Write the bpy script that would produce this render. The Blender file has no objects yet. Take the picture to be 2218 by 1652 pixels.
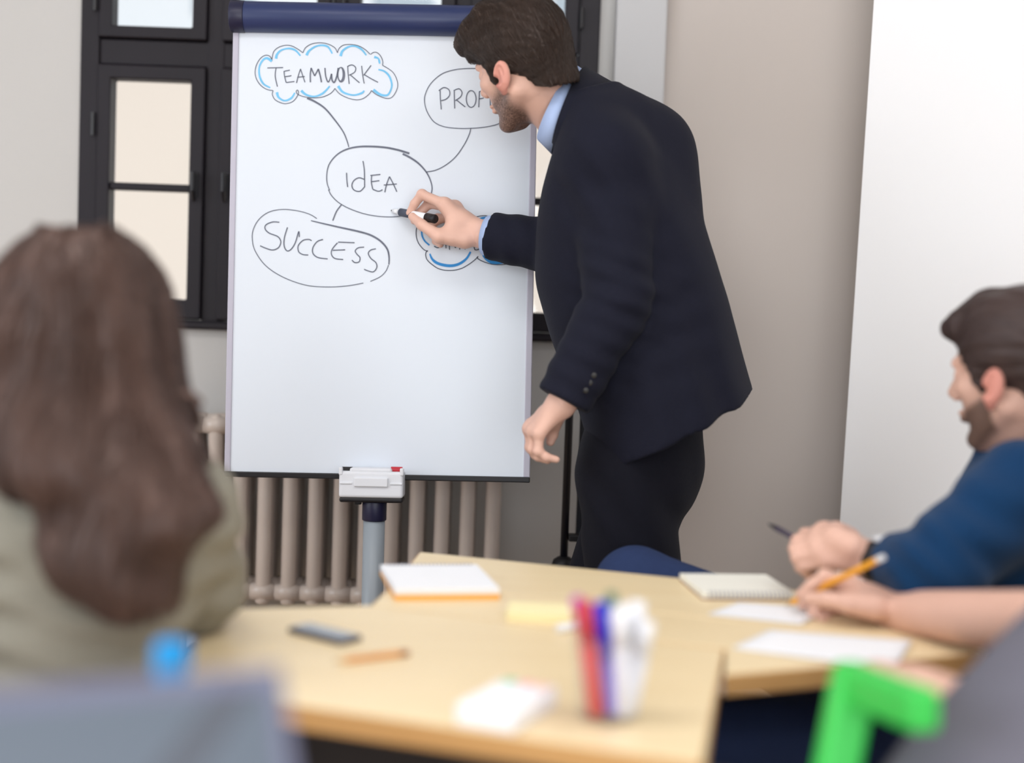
import bpy, math, random
import numpy as np
from mathutils import Matrix, Vector

# ------------------------------------------------------------------ camera, light, exposure
scene = bpy.context.scene
COL = scene.collection
IMG_W, IMG_H, FPX = 2218, 1652, 3080.0
CAM = np.array([0.0, 0.0, 1.2])
_a = math.radians(90 - 3.45); _r = math.radians(2.1)
ROT = np.array((Matrix.Rotation(_a, 3, 'X') @ Matrix.Rotation(_r, 3, 'Z')))
cam_data = bpy.data.cameras.new('camera'); cam = bpy.data.objects.new('camera', cam_data); COL.objects.link(cam)
cam.matrix_world = Matrix.Translation(CAM) @ Matrix(ROT.tolist()).to_4x4()
cam_data.sensor_width = 36.0; cam_data.lens = FPX / IMG_W * 36.0
cam_data.clip_start = 0.05
cam_data.dof.use_dof = True; cam_data.dof.focus_distance = 2.95; cam_data.dof.aperture_fstop = 1.12
scene.camera = cam
vs = scene.view_settings
vs.view_transform = 'Standard'; vs.look = 'None'; vs.gamma = 1.0; vs.use_curve_mapping = False
vs.exposure = -0.73

cy = scene.cycles
cy.max_bounces = 6; cy.diffuse_bounces = 3; cy.glossy_bounces = 2; cy.transmission_bounces = 3; cy.transparent_max_bounces = 8; cy.caustics_reflective = False; cy.caustics_refractive = False
world = bpy.data.worlds.new('sky'); scene.world = world; world.use_nodes = True
bg = world.node_tree.nodes['Background']; bg.inputs[0].default_value = (0.80, 0.88, 1.0, 1); bg.inputs[1].default_value = 1.1

def area(name, loc, target, sx, sy, power, color):
    l = bpy.data.lights.new(name, 'AREA'); l.shape = 'RECTANGLE'; l.size = sx; l.size_y = sy
    l.energy = power; l.color = color
    o = bpy.data.objects.new(name, l); COL.objects.link(o); o.location = loc
    o.rotation_euler = (Vector(target) - Vector(loc)).to_track_quat('-Z', 'Y').to_euler()
    return o
area('daylight_fill_lamp', (-2.96, 0.9, 1.75), (0, 0.95, 1.6), 2.6, 1.5, 80, (0.88, 0.94, 1.0))
area('daylight_fill_lamp', (0.5, -2.94, 1.42), (0.5, 0, 1.35), 4.0, 2.1, 200, (0.92, 0.96, 1.0))  # added fill from behind the viewer, lifts surfaces that face the camera
area('ceiling_panel_lamp', (-0.9, 1.35, 2.93), (-0.9, 1.35, 0), 1.2, 0.6, 26, (1.0, 0.985, 0.97))
area('ceiling_panel_lamp', (0.9, 1.35, 2.93), (0.9, 1.35, 0), 1.2, 0.6, 26, (1.0, 0.985, 0.97))
area('ceiling_panel_lamp', (-0.9, -1.0, 2.93), (-0.9, -1.0, 0), 1.2, 0.6, 22, (1.0, 0.985, 0.97))
area('ceiling_panel_lamp', (0.9, -1.0, 2.93), (0.9, -1.0, 0), 1.2, 0.6, 22, (1.0, 0.985, 0.97))
_s = bpy.data.lights.new('sun', 'SUN'); _s.energy = 4.0; _s.angle = math.radians(4); _s.color = (1, 0.96, 0.9)
_so = bpy.data.objects.new('sun', _s); COL.objects.link(_so); _so.location = (3, -3, 6)
_so.rotation_euler = Vector((-0.35, 0.75, -0.6)).to_track_quat('-Z', 'Y').to_euler()

# ------------------------------------------------------------------ measuring helpers
def ray(x, y): return ROT @ np.array([(x - IMG_W / 2) / FPX, (IMG_H / 2 - y) / FPX, -1.0])
def at(x, y, Y): d = ray(x, y); return CAM + d * (Y / d[1])
def atz(x, y, z): d = ray(x, y); return CAM + d * ((z - 1.2) / d[2])
def unit(v): v = np.asarray(v, float); return v / np.linalg.norm(v)
V3 = lambda *a: np.array(a, float)

# ------------------------------------------------------------------ materials
def mat(name, col, rough=0.6, spec=0.4, vary=0.06, vscale=6.0, bump=0.0, bscale=60.0, metal=0.0, stretch=(1, 1, 1), sheen=0.0,
        col2=None, coat=0.0, mask=None, maskcol=None, mask2col=None, sss=0.0):
    m = bpy.data.materials.new(name); m.use_nodes = True
    nt = m.node_tree; b = nt.nodes['Principled BSDF']; N = nt.nodes.new; L = nt.links.new
    b.inputs['Roughness'].default_value = rough; b.inputs['Specular IOR Level'].default_value = spec
    b.inputs['Metallic'].default_value = metal
    if sheen: b.inputs['Sheen Weight'].default_value = sheen; b.inputs['Sheen Roughness'].default_value = 0.5
    if coat: b.inputs['Coat Weight'].default_value = coat
    if sss:
        b.inputs['Subsurface Weight'].default_value = sss; b.inputs['Subsurface Radius'].default_value = (0.012, 0.005, 0.003)
        b.inputs['Subsurface Scale'].default_value = 1.0
    tc = N('ShaderNodeTexCoord'); mp = N('ShaderNodeMapping'); mp.inputs['Scale'].default_value = stretch
    L(tc.outputs['Object'], mp.inputs['Vector'])
    no = N('ShaderNodeTexNoise'); no.inputs['Scale'].default_value = vscale; no.inputs['Detail'].default_value = 5
    L(mp.outputs[0], no.inputs['Vector'])
    mix = N('ShaderNodeMix'); mix.data_type = 'RGBA'
    c1 = [max(0, c * (1 - vary)) for c in col[:3]] + [1]
    c2 = list(col2[:3]) + [1] if col2 else [min(1, c * (1 + vary)) for c in col[:3]] + [1]
    mix.inputs[6].default_value = c1; mix.inputs[7].default_value = c2
    L(no.outputs['Fac'], mix.inputs[0])
    out = mix.outputs[2]
    if mask:
        for nm, mc in ((mask, maskcol), (mask + '2', mask2col)):
            if mc is None: continue
            at_ = N('ShaderNodeAttribute'); at_.attribute_name = nm
            mx = N('ShaderNodeMix'); mx.data_type = 'RGBA'; mx.inputs[7].default_value = list(mc) + [1]
            L(out, mx.inputs[6]); L(at_.outputs['Fac'], mx.inputs[0]); out = mx.outputs[2]
    L(out, b.inputs['Base Color'])
    if bump:
        n2 = N('ShaderNodeTexNoise'); n2.inputs['Scale'].default_value = bscale; n2.inputs['Detail'].default_value = 4
        L(mp.outputs[0], n2.inputs['Vector'])
        bp = N('ShaderNodeBump'); bp.inputs['Strength'].default_value = bump; bp.inputs['Distance'].default_value = 0.01
        L(n2.outputs['Fac'], bp.inputs['Height']); L(bp.outputs[0], b.inputs['Normal'])
    return m
def srgb(r, g, b):
    f = lambda c: (c / 255 / 12.92) if c / 255 <= 0.04045 else ((c / 255 + 0.055) / 1.055) ** 2.4
    return (f(r), f(g), f(b))
def glass_mat(name, tint=(1, 1, 1), gloss=0.07, rough=0.0):
    m = bpy.data.materials.new(name); m.use_nodes = True; nt = m.node_tree; nt.nodes.clear()
    o = nt.nodes.new('ShaderNodeOutputMaterial'); t = nt.nodes.new('ShaderNodeBsdfTransparent'); g = nt.nodes.new('ShaderNodeBsdfGlossy')
    t.inputs[0].default_value = list(tint) + [1]; g.inputs['Roughness'].default_value = rough
    mx = nt.nodes.new('ShaderNodeMixShader'); fr = nt.nodes.new('ShaderNodeValue'); fr.outputs[0].default_value = gloss
    nt.links.new(fr.outputs[0], mx.inputs[0]); nt.links.new(t.outputs[0], mx.inputs[1]); nt.links.new(g.outputs[0], mx.inputs[2])
    nt.links.new(mx.outputs[0], o.inputs[0]); return m

M = {}
M['wall'] = mat('wall_plaster', srgb(203, 200, 197), 0.85, 0.2, 0.035, 1.6, 0.05, 40)
M['wall_beige'] = mat('wall_beige_paint', srgb(204, 194, 187), 0.85, 0.2, 0.05, 1.4, 0.05, 40, stretch=(1.6, 1.6, 0.35))
M['wall_grey'] = mat('wall_grey_paint', srgb(204, 203, 204), 0.85, 0.2, 0.03, 1.5, 0.05, 40)
M['ceiling'] = mat('ceiling_white', (0.82, 0.82, 0.81), 0.9, 0.1, 0.02)
M['frame'] = mat('window_dark_timber', srgb(29, 24, 31), 0.5, 0.3, 0.35, 9, 0.12, 45, stretch=(1, 1, 0.25))
M['iron'] = mat('black_iron', srgb(28, 26, 30), 0.4, 0.5, 0.2, 30)
M['glass'] = glass_mat('window_glass')
M['rad'] = mat('radiator_cream_enamel', srgb(205, 190, 180), 0.32, 0.5, 0.05, 8, coat=0.2)
M['facade'] = mat('facade_cream_render', srgb(246, 234, 220), 0.9, 0.1, 0.03, 0.8)
M['facade_white'] = mat('facade_white_render', srgb(238, 244, 248), 0.9, 0.1, 0.03, 0.8)
M['facade_glass'] = mat('facade_window_grey', srgb(170, 188, 200), 0.3, 0.5, 0.1, 2)
M['board'] = mat('whiteboard_enamel', srgb(221, 227, 236), 0.28, 0.4, 0.008, 3)
M['board_frame'] = mat('board_aluminium', srgb(186, 182, 196), 0.4, 0.5, 0.05, 20)
M['navy'] = mat('navy_plastic', srgb(38, 50, 92), 0.38, 0.45, 0.05, 14)
M['navy_dark'] = mat('dark_navy_plastic', srgb(28, 28, 56), 0.4, 0.45, 0.05, 14)
M['black_plastic'] = mat('black_plastic', srgb(20, 18, 22), 0.45, 0.4, 0.1, 20)
M['black_metal'] = mat('black_painted_metal', srgb(18, 19, 28), 0.35, 0.5, 0.1, 20)
M['tray'] = mat('tray_white_plastic', srgb(226, 227, 232), 0.45, 0.4, 0.02, 10)
M['pole'] = mat('pole_grey_metal', srgb(150, 158, 166), 0.4, 0.5, 0.05, 12)
M['ink'] = mat('marker_ink_black', srgb(108, 112, 126), 0.6, 0.2, 0.25, 60)
M['ink_dark'] = mat('marker_ink_dense', srgb(78, 82, 96), 0.6, 0.2, 0.2, 60)
M['ink_blue'] = mat('marker_ink_blue', srgb(120, 192, 232), 0.6, 0.2, 0.15, 50)
M['ink_blue2'] = mat('marker_ink_strong_blue', srgb(60, 146, 214), 0.6, 0.2, 0.15, 50)
M['screen'] = mat('projection_fabric', srgb(250, 250, 252), 0.8, 0.2, 0.006, 4)
M['white_plastic'] = mat('white_plastic', srgb(238, 239, 242), 0.4, 0.4, 0.02)
M['paper'] = mat('paper_white', srgb(244, 245, 249), 0.85, 0.1, 0.015, 12)
M['orange'] = mat('orange_card', srgb(250, 178, 70), 0.6, 0.3, 0.04)
M['yellow_note'] = mat('pale_yellow_paper', srgb(252, 240, 190), 0.85, 0.1, 0.03)
M['wire'] = mat('wire_grey', srgb(150, 150, 170), 0.35, 0.5, 0.1, metal=0.6)
M['floor'] = None

def wood_mat(name, c1, c2, rough=0.42, scale=3.0, stretch=(0.6, 9, 9), rz=0.0):
    m = bpy.data.materials.new(name); m.use_nodes = True; nt = m.node_tree; b = nt.nodes['Principled BSDF']; N = nt.nodes.new; L = nt.links.new
    tc = N('ShaderNodeTexCoord'); mp = N('ShaderNodeMapping'); mp.inputs['Scale'].default_value = stretch; mp.inputs['Rotation'].default_value = (0, 0, rz)
    L(tc.outputs['Object'], mp.inputs['Vector'])
    n = N('ShaderNodeTexNoise'); n.inputs['Scale'].default_value = scale; n.inputs['Detail'].default_value = 6; n.inputs['Distortion'].default_value = 0.6
    L(mp.outputs[0], n.inputs['Vector'])
    mx = N('ShaderNodeMix'); mx.data_type = 'RGBA'; mx.inputs[6].default_value = list(c1) + [1]; mx.inputs[7].default_value = list(c2) + [1]
    L(n.outputs['Fac'], mx.inputs[0]); L(mx.outputs[2], b.inputs['Base Color'])
    b.inputs['Roughness'].default_value = rough; b.inputs['Specular IOR Level'].default_value = 0.4
    bp = N('ShaderNodeBump'); bp.inputs['Strength'].default_value = 0.04; L(n.outputs['Fac'], bp.inputs['Height']); L(bp.outputs[0], b.inputs['Normal'])
    return m
M['table'] = wood_mat('table_beech_laminate', srgb(237, 213, 170), srgb(247, 227, 187), 0.38, 3.0, (0.8, 8, 8), math.radians(20))
M['table_edge'] = wood_mat('table_edge_band', srgb(186, 140, 86), srgb(204, 160, 104), 0.45, 3.0, (2, 2, 12))
M['floor'] = wood_mat('floor_oak', srgb(176, 150, 124), srgb(196, 168, 140), 0.45, 2.0, (6, 0.7, 1))

# ------------------------------------------------------------------ mesh helpers
def new_obj(name, verts, faces, m=None, parent=None, smooth=False, bevel=0.0, seg=2, attrs=None):
    me = bpy.data.meshes.new(name)
    verts = np.asarray(verts, np.float32).reshape(-1, 3)
    if isinstance(faces, np.ndarray) and faces.ndim == 2:
        n, k = faces.shape
        me.vertices.add(len(verts)); me.vertices.foreach_set('co', verts.ravel())
        me.loops.add(n * k); me.loops.foreach_set('vertex_index', faces.astype(np.int32).ravel())
        me.polygons.add(n); me.polygons.foreach_set('loop_start', np.arange(0, n * k, k, dtype=np.int32))
        me.polygons.foreach_set('loop_total', np.full(n, k, np.int32))
        me.update(calc_edges=True); me.validate()
    else:
        me.from_pydata([tuple(v) for v in verts.tolist()], [], [tuple(f) for f in faces])
    if attrs:
        for an, av in attrs.items():
            a_ = me.attributes.new(an, 'FLOAT', 'POINT'); a_.data.foreach_set('value', np.asarray(av, np.float32))
    if smooth: me.polygons.foreach_set('use_smooth', np.ones(len(me.polygons), bool))
    o = bpy.data.objects.new(name, me); COL.objects.link(o)
    if m is not None: me.materials.append(m)
    if parent is not None: o.parent = parent
    if bevel:
        b = o.modifiers.new('bevel', 'BEVEL'); b.width = bevel; b.segments = seg; b.limit_method = 'ANGLE'; b.angle_limit = math.radians(40)
    return o
def tag(o, label, cat, group=None):
    o['label'] = label; o['category'] = cat
    if group: o['group'] = group
    return o
def struct(o): o['kind'] = 'structure'; return o
def empty(name, label, cat, loc=(0, 0, 0), group=None):
    o = bpy.data.objects.new(name, None); COL.objects.link(o); o.empty_display_size = 0.05
    return tag(o, label, cat, group)

class MB:
    def __init__(s): s.v = []; s.f = []
    def quad(s, a, b, c, d): i = len(s.v); s.v += [tuple(a), tuple(b), tuple(c), tuple(d)]; s.f.append((i, i + 1, i + 2, i + 3)); return s
    def box(s, lo, hi, R=None, c=None):
        i = len(s.v); lo = np.array(lo, float); hi = np.array(hi, float)
        P = [(lo[0], lo[1], lo[2]), (hi[0], lo[1], lo[2]), (hi[0], hi[1], lo[2]), (lo[0], hi[1], lo[2]), (lo[0], lo[1], hi[2]), (hi[0], lo[1], hi[2]), (hi[0], hi[1], hi[2]), (lo[0], hi[1], hi[2])]
        if R is not None: P = [tuple(np.array(c) + R @ np.array(p)) for p in P]
        s.v += P
        s.f += [tuple(i + k for k in q) for q in ((0, 3, 2, 1), (4, 5, 6, 7), (0, 1, 5, 4), (1, 2, 6, 5), (2, 3, 7, 6), (3, 0, 4, 7))]
        return s
    def tube(s, pts, rad, seg=12, cap=True, flat=None):
        pts = [np.array(p, float) for p in pts]; n = len(pts)
        if not hasattr(rad, '__len__'): rad = [rad] * n
        i0 = len(s.v); t0 = unit(pts[1] - pts[0]); ref = V3(0, 0, 1) if abs(t0[2]) < 0.9 else V3(1, 0, 0)
        u = unit(np.cross(t0, ref))
        for k in range(n):
            t = unit(pts[min(k + 1, n - 1)] - pts[max(k - 1, 0)])
            u = unit(u - t * (u @ t)); w = np.cross(t, u)
            for j in range(seg):
                a = 2 * math.pi * j / seg
                s.v.append(tuple(pts[k] + rad[k] * (math.cos(a) * u + math.sin(a) * w * (flat or 1))))
        for k in range(n - 1):
            for j in range(seg):
                a, b = i0 + k * seg + j, i0 + k * seg + (j + 1) % seg
                s.f.append((a, b, b + seg, a + seg))
        if cap:
            s.f.append(tuple(i0 + j for j in reversed(range(seg)))); s.f.append(tuple(i0 + (n - 1) * seg + j for j in range(seg)))
        return s
    def lathe(s, prof, c=(0, 0, 0), seg=24, R=None):
        i0 = len(s.v); n = len(prof)
        for r, z in prof:
            for j in range(seg):
                a = 2 * math.pi * j / seg; p = np.array([r * math.cos(a), r * math.sin(a), z])
                s.v.append(tuple(np.array(c) + (R @ p if R is not None else p)))
        for k in range(n - 1):
            for j in range(seg):
                a, b = i0 + k * seg + j, i0 + k * seg + (j + 1) % seg
                s.f.append((a, b, b + seg, a + seg))
        s.f.append(tuple(i0 + j for j in reversed(range(seg)))); s.f.append(tuple(i0 + (n - 1) * seg + j for j in range(seg)))
        return s
    def prism(s, poly, z0, z1):
        i = len(s.v); n = len(poly)
        ar = sum(poly[k][0] * poly[(k + 1) % n][1] - poly[(k + 1) % n][0] * poly[k][1] for k in range(n))
        if ar < 0: poly = poly[::-1]
        s.v += [(p[0], p[1], z0) for p in poly] + [(p[0], p[1], z1) for p in poly]
        s.f.append(tuple(i + k for k in reversed(range(n)))); s.f.append(tuple(i + n + k for k in range(n)))
        for k in range(n): s.f.append((i + k, i + (k + 1) % n, i + n + (k + 1) % n, i + n + k))
        return s
    def build(s, name, m, parent=None, smooth=False, bevel=0.0, seg=2): return new_obj(name, s.v, s.f, m, parent, smooth, bevel, seg)
def frame_R(x, z):
    x = unit(x); z = unit(z - x * (np.dot(x, z))); y = np.cross(z, x)
    return np.stack([x, y, z], 1)
def smoothpoly(pts, n=8, closed=False):
    P = [np.array(p, float) for p in pts]; out = []; m = len(P)
    for i in range(m - 1):
        p0 = P[max(i - 1, 0)]; p1 = P[i]; p2 = P[i + 1]; p3 = P[min(i + 2, m - 1)]
        for k in range(n):
            t = k / n
            out.append(0.5 * ((2 * p1) + (p2 - p0) * t + (2 * p0 - 5 * p1 + 4 * p2 - p3) * t * t + (3 * p1 - p0 - 3 * p2 + p3) * t ** 3))
    out.append(P[-1]); return out

# ------------------------------------------------------------------ signed-distance modelling
class Vol:
    def __init__(s, lo, hi, h):
        s.lo = np.array(lo, float); s.h = h
        s.n = np.ceil((np.array(hi, float) - s.lo) / h).astype(int) + 1
        s.d = np.full(s.n, 0.2, np.float32)
    def _sub(s, lo, hi, m):
        i0 = np.clip(np.floor((np.array(lo) - m - s.lo) / s.h).astype(int), 0, s.n - 1)
        i1 = np.clip(np.ceil((np.array(hi) + m - s.lo) / s.h).astype(int) + 1, 1, s.n)
        if np.any(i1 <= i0): return None
        sl = tuple(slice(a, b) for a, b in zip(i0, i1))
        g = [(s.lo[k] + s.h * np.arange(i0[k], i1[k])).astype(np.float32) for k in range(3)]
        return sl, g[0][:, None, None], g[1][None, :, None], g[2][None, None, :]
    def add(s, prim, k=0.0, op='u'):
        fn, lo, hi = prim
        q = s._sub(lo, hi, k + 3 * s.h)
        if q is None: return s
        sl, X, Y, Z = q; v = fn(X, Y, Z); d = s.d[sl]
        if op == 'u':
            if k: h = np.clip(0.5 + 0.5 * (d - v) / k, 0, 1); s.d[sl] = d * (1 - h) + v * h - k * h * (1 - h)
            else: s.d[sl] = np.minimum(d, v)
        else:
            if k: h = np.clip(0.5 - 0.5 * (d + v) / k, 0, 1); s.d[sl] = d * (1 - h) - v * h + k * h * (1 - h)
            else: s.d[sl] = np.maximum(d, -v)
        return s
    def grid(s):
        g = [(s.lo[k] + s.h * np.arange(s.n[k])).astype(np.float32) for k in range(3)]
        return g[0][:, None, None], g[1][None, :, None], g[2][None, None, :]
    def cut(s, p, n, k=0.0):                    # keep the side behind the plane (n points to what is removed)
        X, Y, Z = s.grid(); n = unit(n); v = (X - p[0]) * n[0] + (Y - p[1]) * n[1] + (Z - p[2]) * n[2]
        s.d = np.maximum(s.d, v); return s
    def warp(s, fn):
        X, Y, Z = s.grid(); s.d = s.d + fn(X, Y, Z).astype(np.float32); return s
    def mesh(s):
        d = s.d; s_ = d < 0; n = d.shape
        c = np.zeros((n[0] - 1, n[1] - 1, n[2] - 1), np.int8)
        offs = [(a, b, e) for a in (0, 1) for b in (0, 1) for e in (0, 1)]
        for a, b, e in offs: c += s_[a:n[0] - 1 + a, b:n[1] - 1 + b, e:n[2] - 1 + e]
        act = (c > 0) & (c < 8); ii = np.argwhere(act); N = len(ii)
        idx = np.full(act.shape, -1, np.int32); idx[act] = np.arange(N)
        pos = np.zeros((N, 3)); cnt = np.zeros(N)
        for i, o1 in enumerate(offs):
            for o2 in offs[i + 1:]:
                df = np.array(o2) - np.array(o1)
                if np.abs(df).sum() != 1: continue
                d0 = d[ii[:, 0] + o1[0], ii[:, 1] + o1[1], ii[:, 2] + o1[2]]; d1 = d[ii[:, 0] + o2[0], ii[:, 1] + o2[1], ii[:, 2] + o2[2]]
                mk = (d0 < 0) != (d1 < 0)
                t = np.where(mk, d0 / np.where(mk, d0 - d1, 1), 0)
                pos += np.where(mk[:, None], np.array(o1) + t[:, None] * df, 0); cnt += mk
        pos = pos / cnt[:, None] + ii
        F = []
        for ax in range(3):
            a = [slice(None)] * 3; b = [slice(None)] * 3; a[ax] = slice(0, n[ax] - 1); b[ax] = slice(1, n[ax])
            u, w = [k for k in range(3) if k != ax]
            ch = s_[tuple(a)] != s_[tuple(b)]; e = np.argwhere(ch)
            e = e[(e[:, u] > 0) & (e[:, w] > 0) & (e[:, u] < n[u] - 1) & (e[:, w] < n[w] - 1)]
            ins = s_[e[:, 0], e[:, 1], e[:, 2]]
            def cell(du, dw):
                q = e.copy(); q[:, u] += du; q[:, w] += dw; return idx[q[:, 0], q[:, 1], q[:, 2]]
            f = np.stack([cell(-1, -1), cell(0, -1), cell(0, 0), cell(-1, 0)], 1)
            flip = ins if ax != 1 else ~ins
            f[~flip] = f[~flip][:, ::-1]
            F.append(f)
        return (s.lo + s.h * pos), np.concatenate(F).astype(np.int32)
def relax(v, f, it=2, lam=0.5):
    n = len(v)
    for _ in range(it):
        acc = np.zeros_like(v); cnt = np.zeros(n)
        for k in range(4):
            a = f[:, k]; b = f[:, (k + 1) % 4]
            for c in range(3):
                acc[:, c] += np.bincount(a, v[b, c], n) + np.bincount(b, v[a, c], n)
            cnt += np.bincount(a, minlength=n) + np.bincount(b, minlength=n)
        v = v + lam * (acc / np.maximum(cnt, 1)[:, None] - v)
    return v
def join(parts):
    V = []; F = []; n = 0
    for v, f in parts: V.append(v); F.append(f + n); n += len(v)
    return np.concatenate(V), np.concatenate(F)

def rc(a, b, ra, rb=None, n=None, flat=1.0):
    a = np.array(a, float); b = np.array(b, float); rb = ra if rb is None else rb; ba = b - a; L2 = max(ba @ ba, 1e-9)
    nn = unit(n) if n is not None else None
    def fn(X, Y, Z):
        x, y, z = X - a[0], Y - a[1], Z - a[2]
        t = np.clip((x * ba[0] + y * ba[1] + z * ba[2]) / L2, 0, 1)
        x, y, z = x - t * ba[0], y - t * ba[1], z - t * ba[2]
        if nn is not None:
            q = (x * nn[0] + y * nn[1] + z * nn[2]) * (1 / flat - 1)
            x, y, z = x + q * nn[0], y + q * nn[1], z + q * nn[2]
        return np.sqrt(x * x + y * y + z * z) - (ra + (rb - ra) * t)
    m = max(ra, rb) * max(1, flat)
    return fn, np.minimum(a, b) - m, np.maximum(a, b) + m
def ell(c, r, R=None):
    c = np.array(c, float); r = np.array(r, float); R = np.eye(3) if R is None else np.asarray(R)
    def fn(X, Y, Z):
        x, y, z = X - c[0], Y - c[1], Z - c[2]
        l = [(x * R[0, k] + y * R[1, k] + z * R[2, k]) for k in range(3)]
        k0 = np.sqrt(sum((l[k] / r[k]) ** 2 for k in range(3))); k1 = np.sqrt(sum((l[k] / r[k] ** 2) ** 2 for k in range(3)))
        return k0 * (k0 - 1) / np.maximum(k1, 1e-6)
    m = np.abs(R) @ r
    return fn, c - m, c + m
def loft(sl, u, A, B, cap=True):
    """slices (centre, rA_plus, rA_minus, rB) ordered along the axis u; A, B span each slice"""
    u = unit(u); A = unit(A - u * (np.dot(A, u))); B = np.cross(u, A)
    P = np.array([s[0] for s in sl]); t = P @ u; o = np.argsort(t); t = t[o]; P = P[o]
    ra = np.array([s[1] for s in sl])[o]; rm = np.array([s[2] for s in sl])[o]; rb = np.array([s[3] for s in sl])[o]
    tt = np.linspace(t[0], t[-1], 80)
    sm = lambda y: np.convolve(np.pad(np.interp(tt, t, y), 4, mode='edge'), np.hanning(11)[1:-1] / np.hanning(11).sum(), 'valid')
    ca, cb, ra_, rm_, rb_ = sm(P @ A), sm(P @ B), sm(ra), sm(rm), sm(rb)
    def fn(X, Y, Z):
        q = X * u[0] + Y * u[1] + Z * u[2]
        a = X * A[0] + Y * A[1] + Z * A[2] - np.interp(q, tt, ca); b = X * B[0] + Y * B[1] + Z * B[2] - np.interp(q, tt, cb)
        r1 = np.where(a > 0, np.interp(q, tt, ra_), np.interp(q, tt, rm_)); r2 = np.interp(q, tt, rb_)
        k = np.sqrt((a / r1) ** 2 + (b / r2) ** 2)
        d = (k - 1) * np.minimum(r1, r2)
        return np.maximum(d, np.maximum(t[0] - q, q - t[-1])).astype(np.float32)
    m = max(ra.max(), rm.max(), rb.max()) + 0.02
    return fn, P.min(0) - m, P.max(0) + m
def vol_for(prims, h, pad=0.03):
    lo = np.min([p[1] for p in prims], 0) - pad; hi = np.max([p[2] for p in prims], 0) + pad
    return Vol(lo, hi, h)
# ------------------------------------------------------------------ the room
def wall_hole(name, m, o, ux, width, height, holes, thick, nrm):
    """wall from o along ux (width) and z (height); holes = (x0, x1, z0, z1); thickness goes along -nrm"""
    xs = sorted({0.0, width} | {h[0] for h in holes} | {h[1] for h in holes}); zs = sorted({0.0, height} | {h[2] for h in holes} | {h[3] for h in holes})
    ux = unit(ux); nrm = unit(nrm); V = []; F = []; nx, nz = len(xs), len(zs)
    for s in (0, 1):
        for z in zs:
            for x in xs: V.append(np.array(o) + ux * x + V3(0, 0, z) - nrm * thick * s)
    solid = lambda i, k: 0 <= i < nx - 1 and 0 <= k < nz - 1 and not any(h[0] <= (xs[i] + xs[i + 1]) / 2 <= h[1] and h[2] <= (zs[k] + zs[k + 1]) / 2 <= h[3] for h in holes)
    I = lambda i, k, s: s * nx * nz + k * nx + i
    for i in range(nx - 1):
        for k in range(nz - 1):
            if not solid(i, k): continue
            F.append((I(i, k, 0), I(i + 1, k, 0), I(i + 1, k + 1, 0), I(i, k + 1, 0))); F.append((I(i, k, 1), I(i, k + 1, 1), I(i + 1, k + 1, 1), I(i + 1, k, 1)))
            if not solid(i - 1, k): F.append((I(i, k, 0), I(i, k + 1, 0), I(i, k + 1, 1), I(i, k, 1)))
            if not solid(i + 1, k): F.append((I(i + 1, k, 0), I(i + 1, k, 1), I(i + 1, k + 1, 1), I(i + 1, k + 1, 0)))
            if not solid(i, k - 1): F.append((I(i, k, 0), I(i, k, 1), I(i + 1, k, 1), I(i + 1, k, 0)))
            if not solid(i, k + 1): F.append((I(i, k + 1, 0), I(i + 1, k + 1, 0), I(i + 1, k + 1, 1), I(i, k + 1, 1)))
    return struct(new_obj(name, V, F, m))
WY = 3.56
wall_hole('wall_back', M['wall'], (-3.1, WY, 0), (1, 0, 0), 3.36, 3.0, [(-1.094 + 3.1, 0.185 + 3.1, 1.088, 2.34)], 0.25, (0, -1, 0))
struct(MB().box((0.221, 3.50, 0), (0.345, WY - 0.001, 2.999)).build('trim_1', M['wall_grey'], bevel=0.006))
WR0 = V3(0.345, 3.535, 0); WRD = unit(V3(2.3, -0.75, 0))
WRN = V3(WRD[1], -WRD[0], 0)
_e = WR0 + WRD * 2.45
struct(MB().quad(WR0, _e, _e + V3(0, 0, 3), WR0 + V3(0, 0, 3)).build('wall_right', M['wall_beige']))
struct(MB().quad(_e, (_e[0], -3, 0), (_e[0], -3, 3), _e + V3(0, 0, 3)).build('wall_side', M['wall']))
wall_hole('wall_left', M['wall'], (-3.1, WY, 0), (0, -1, 0), 6.56, 3.0, [(1.35, 3.95, 1.0, 2.5)], 0.2, (1, 0, 0))
wall_hole('wall_front', M['wall'], (_e[0], -3, 0), (-1, 0, 0), _e[0] + 3.1, 3.0, [(0.06, 4.06, 0.33, 2.5)], 0.2, (0, 1, 0))  # opening added to hold the frontal fill lamp
struct(MB().box((-3.3, -3.1, 3.0), (3, 3.9, 3.1)).build('ceiling', M['ceiling']))
struct(MB().box((-3.3, -3.1, -0.1), (3, 3.9, 0)).build('floor', M['floor']))

struct(MB().box((-3.1, WY - 0.015, 0), (0.219, WY - 0.001, 0.09)).build('baseboard_back', M['white_plastic'], bevel=0.004))
# luminaires in the ceiling and side window frames; the one behind the viewer is added for fill
for x, y in ((-0.9, 1.35), (0.9, 1.35), (-0.9, -1.0), (0.9, -1.0)):
    side = 'left' if x < 0 else 'right'; row = 'over the table' if y > 0 else 'behind the viewer'
    c = empty('ceiling_light', f'white rectangular ceiling light on the {side} {row}', 'light', group='ceiling lights')
    MB().box((x - 0.64, y - 0.34, 2.945), (x + 0.64, y + 0.34, 2.998)).build('housing', M['white_plastic'], c, bevel=0.004)

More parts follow.
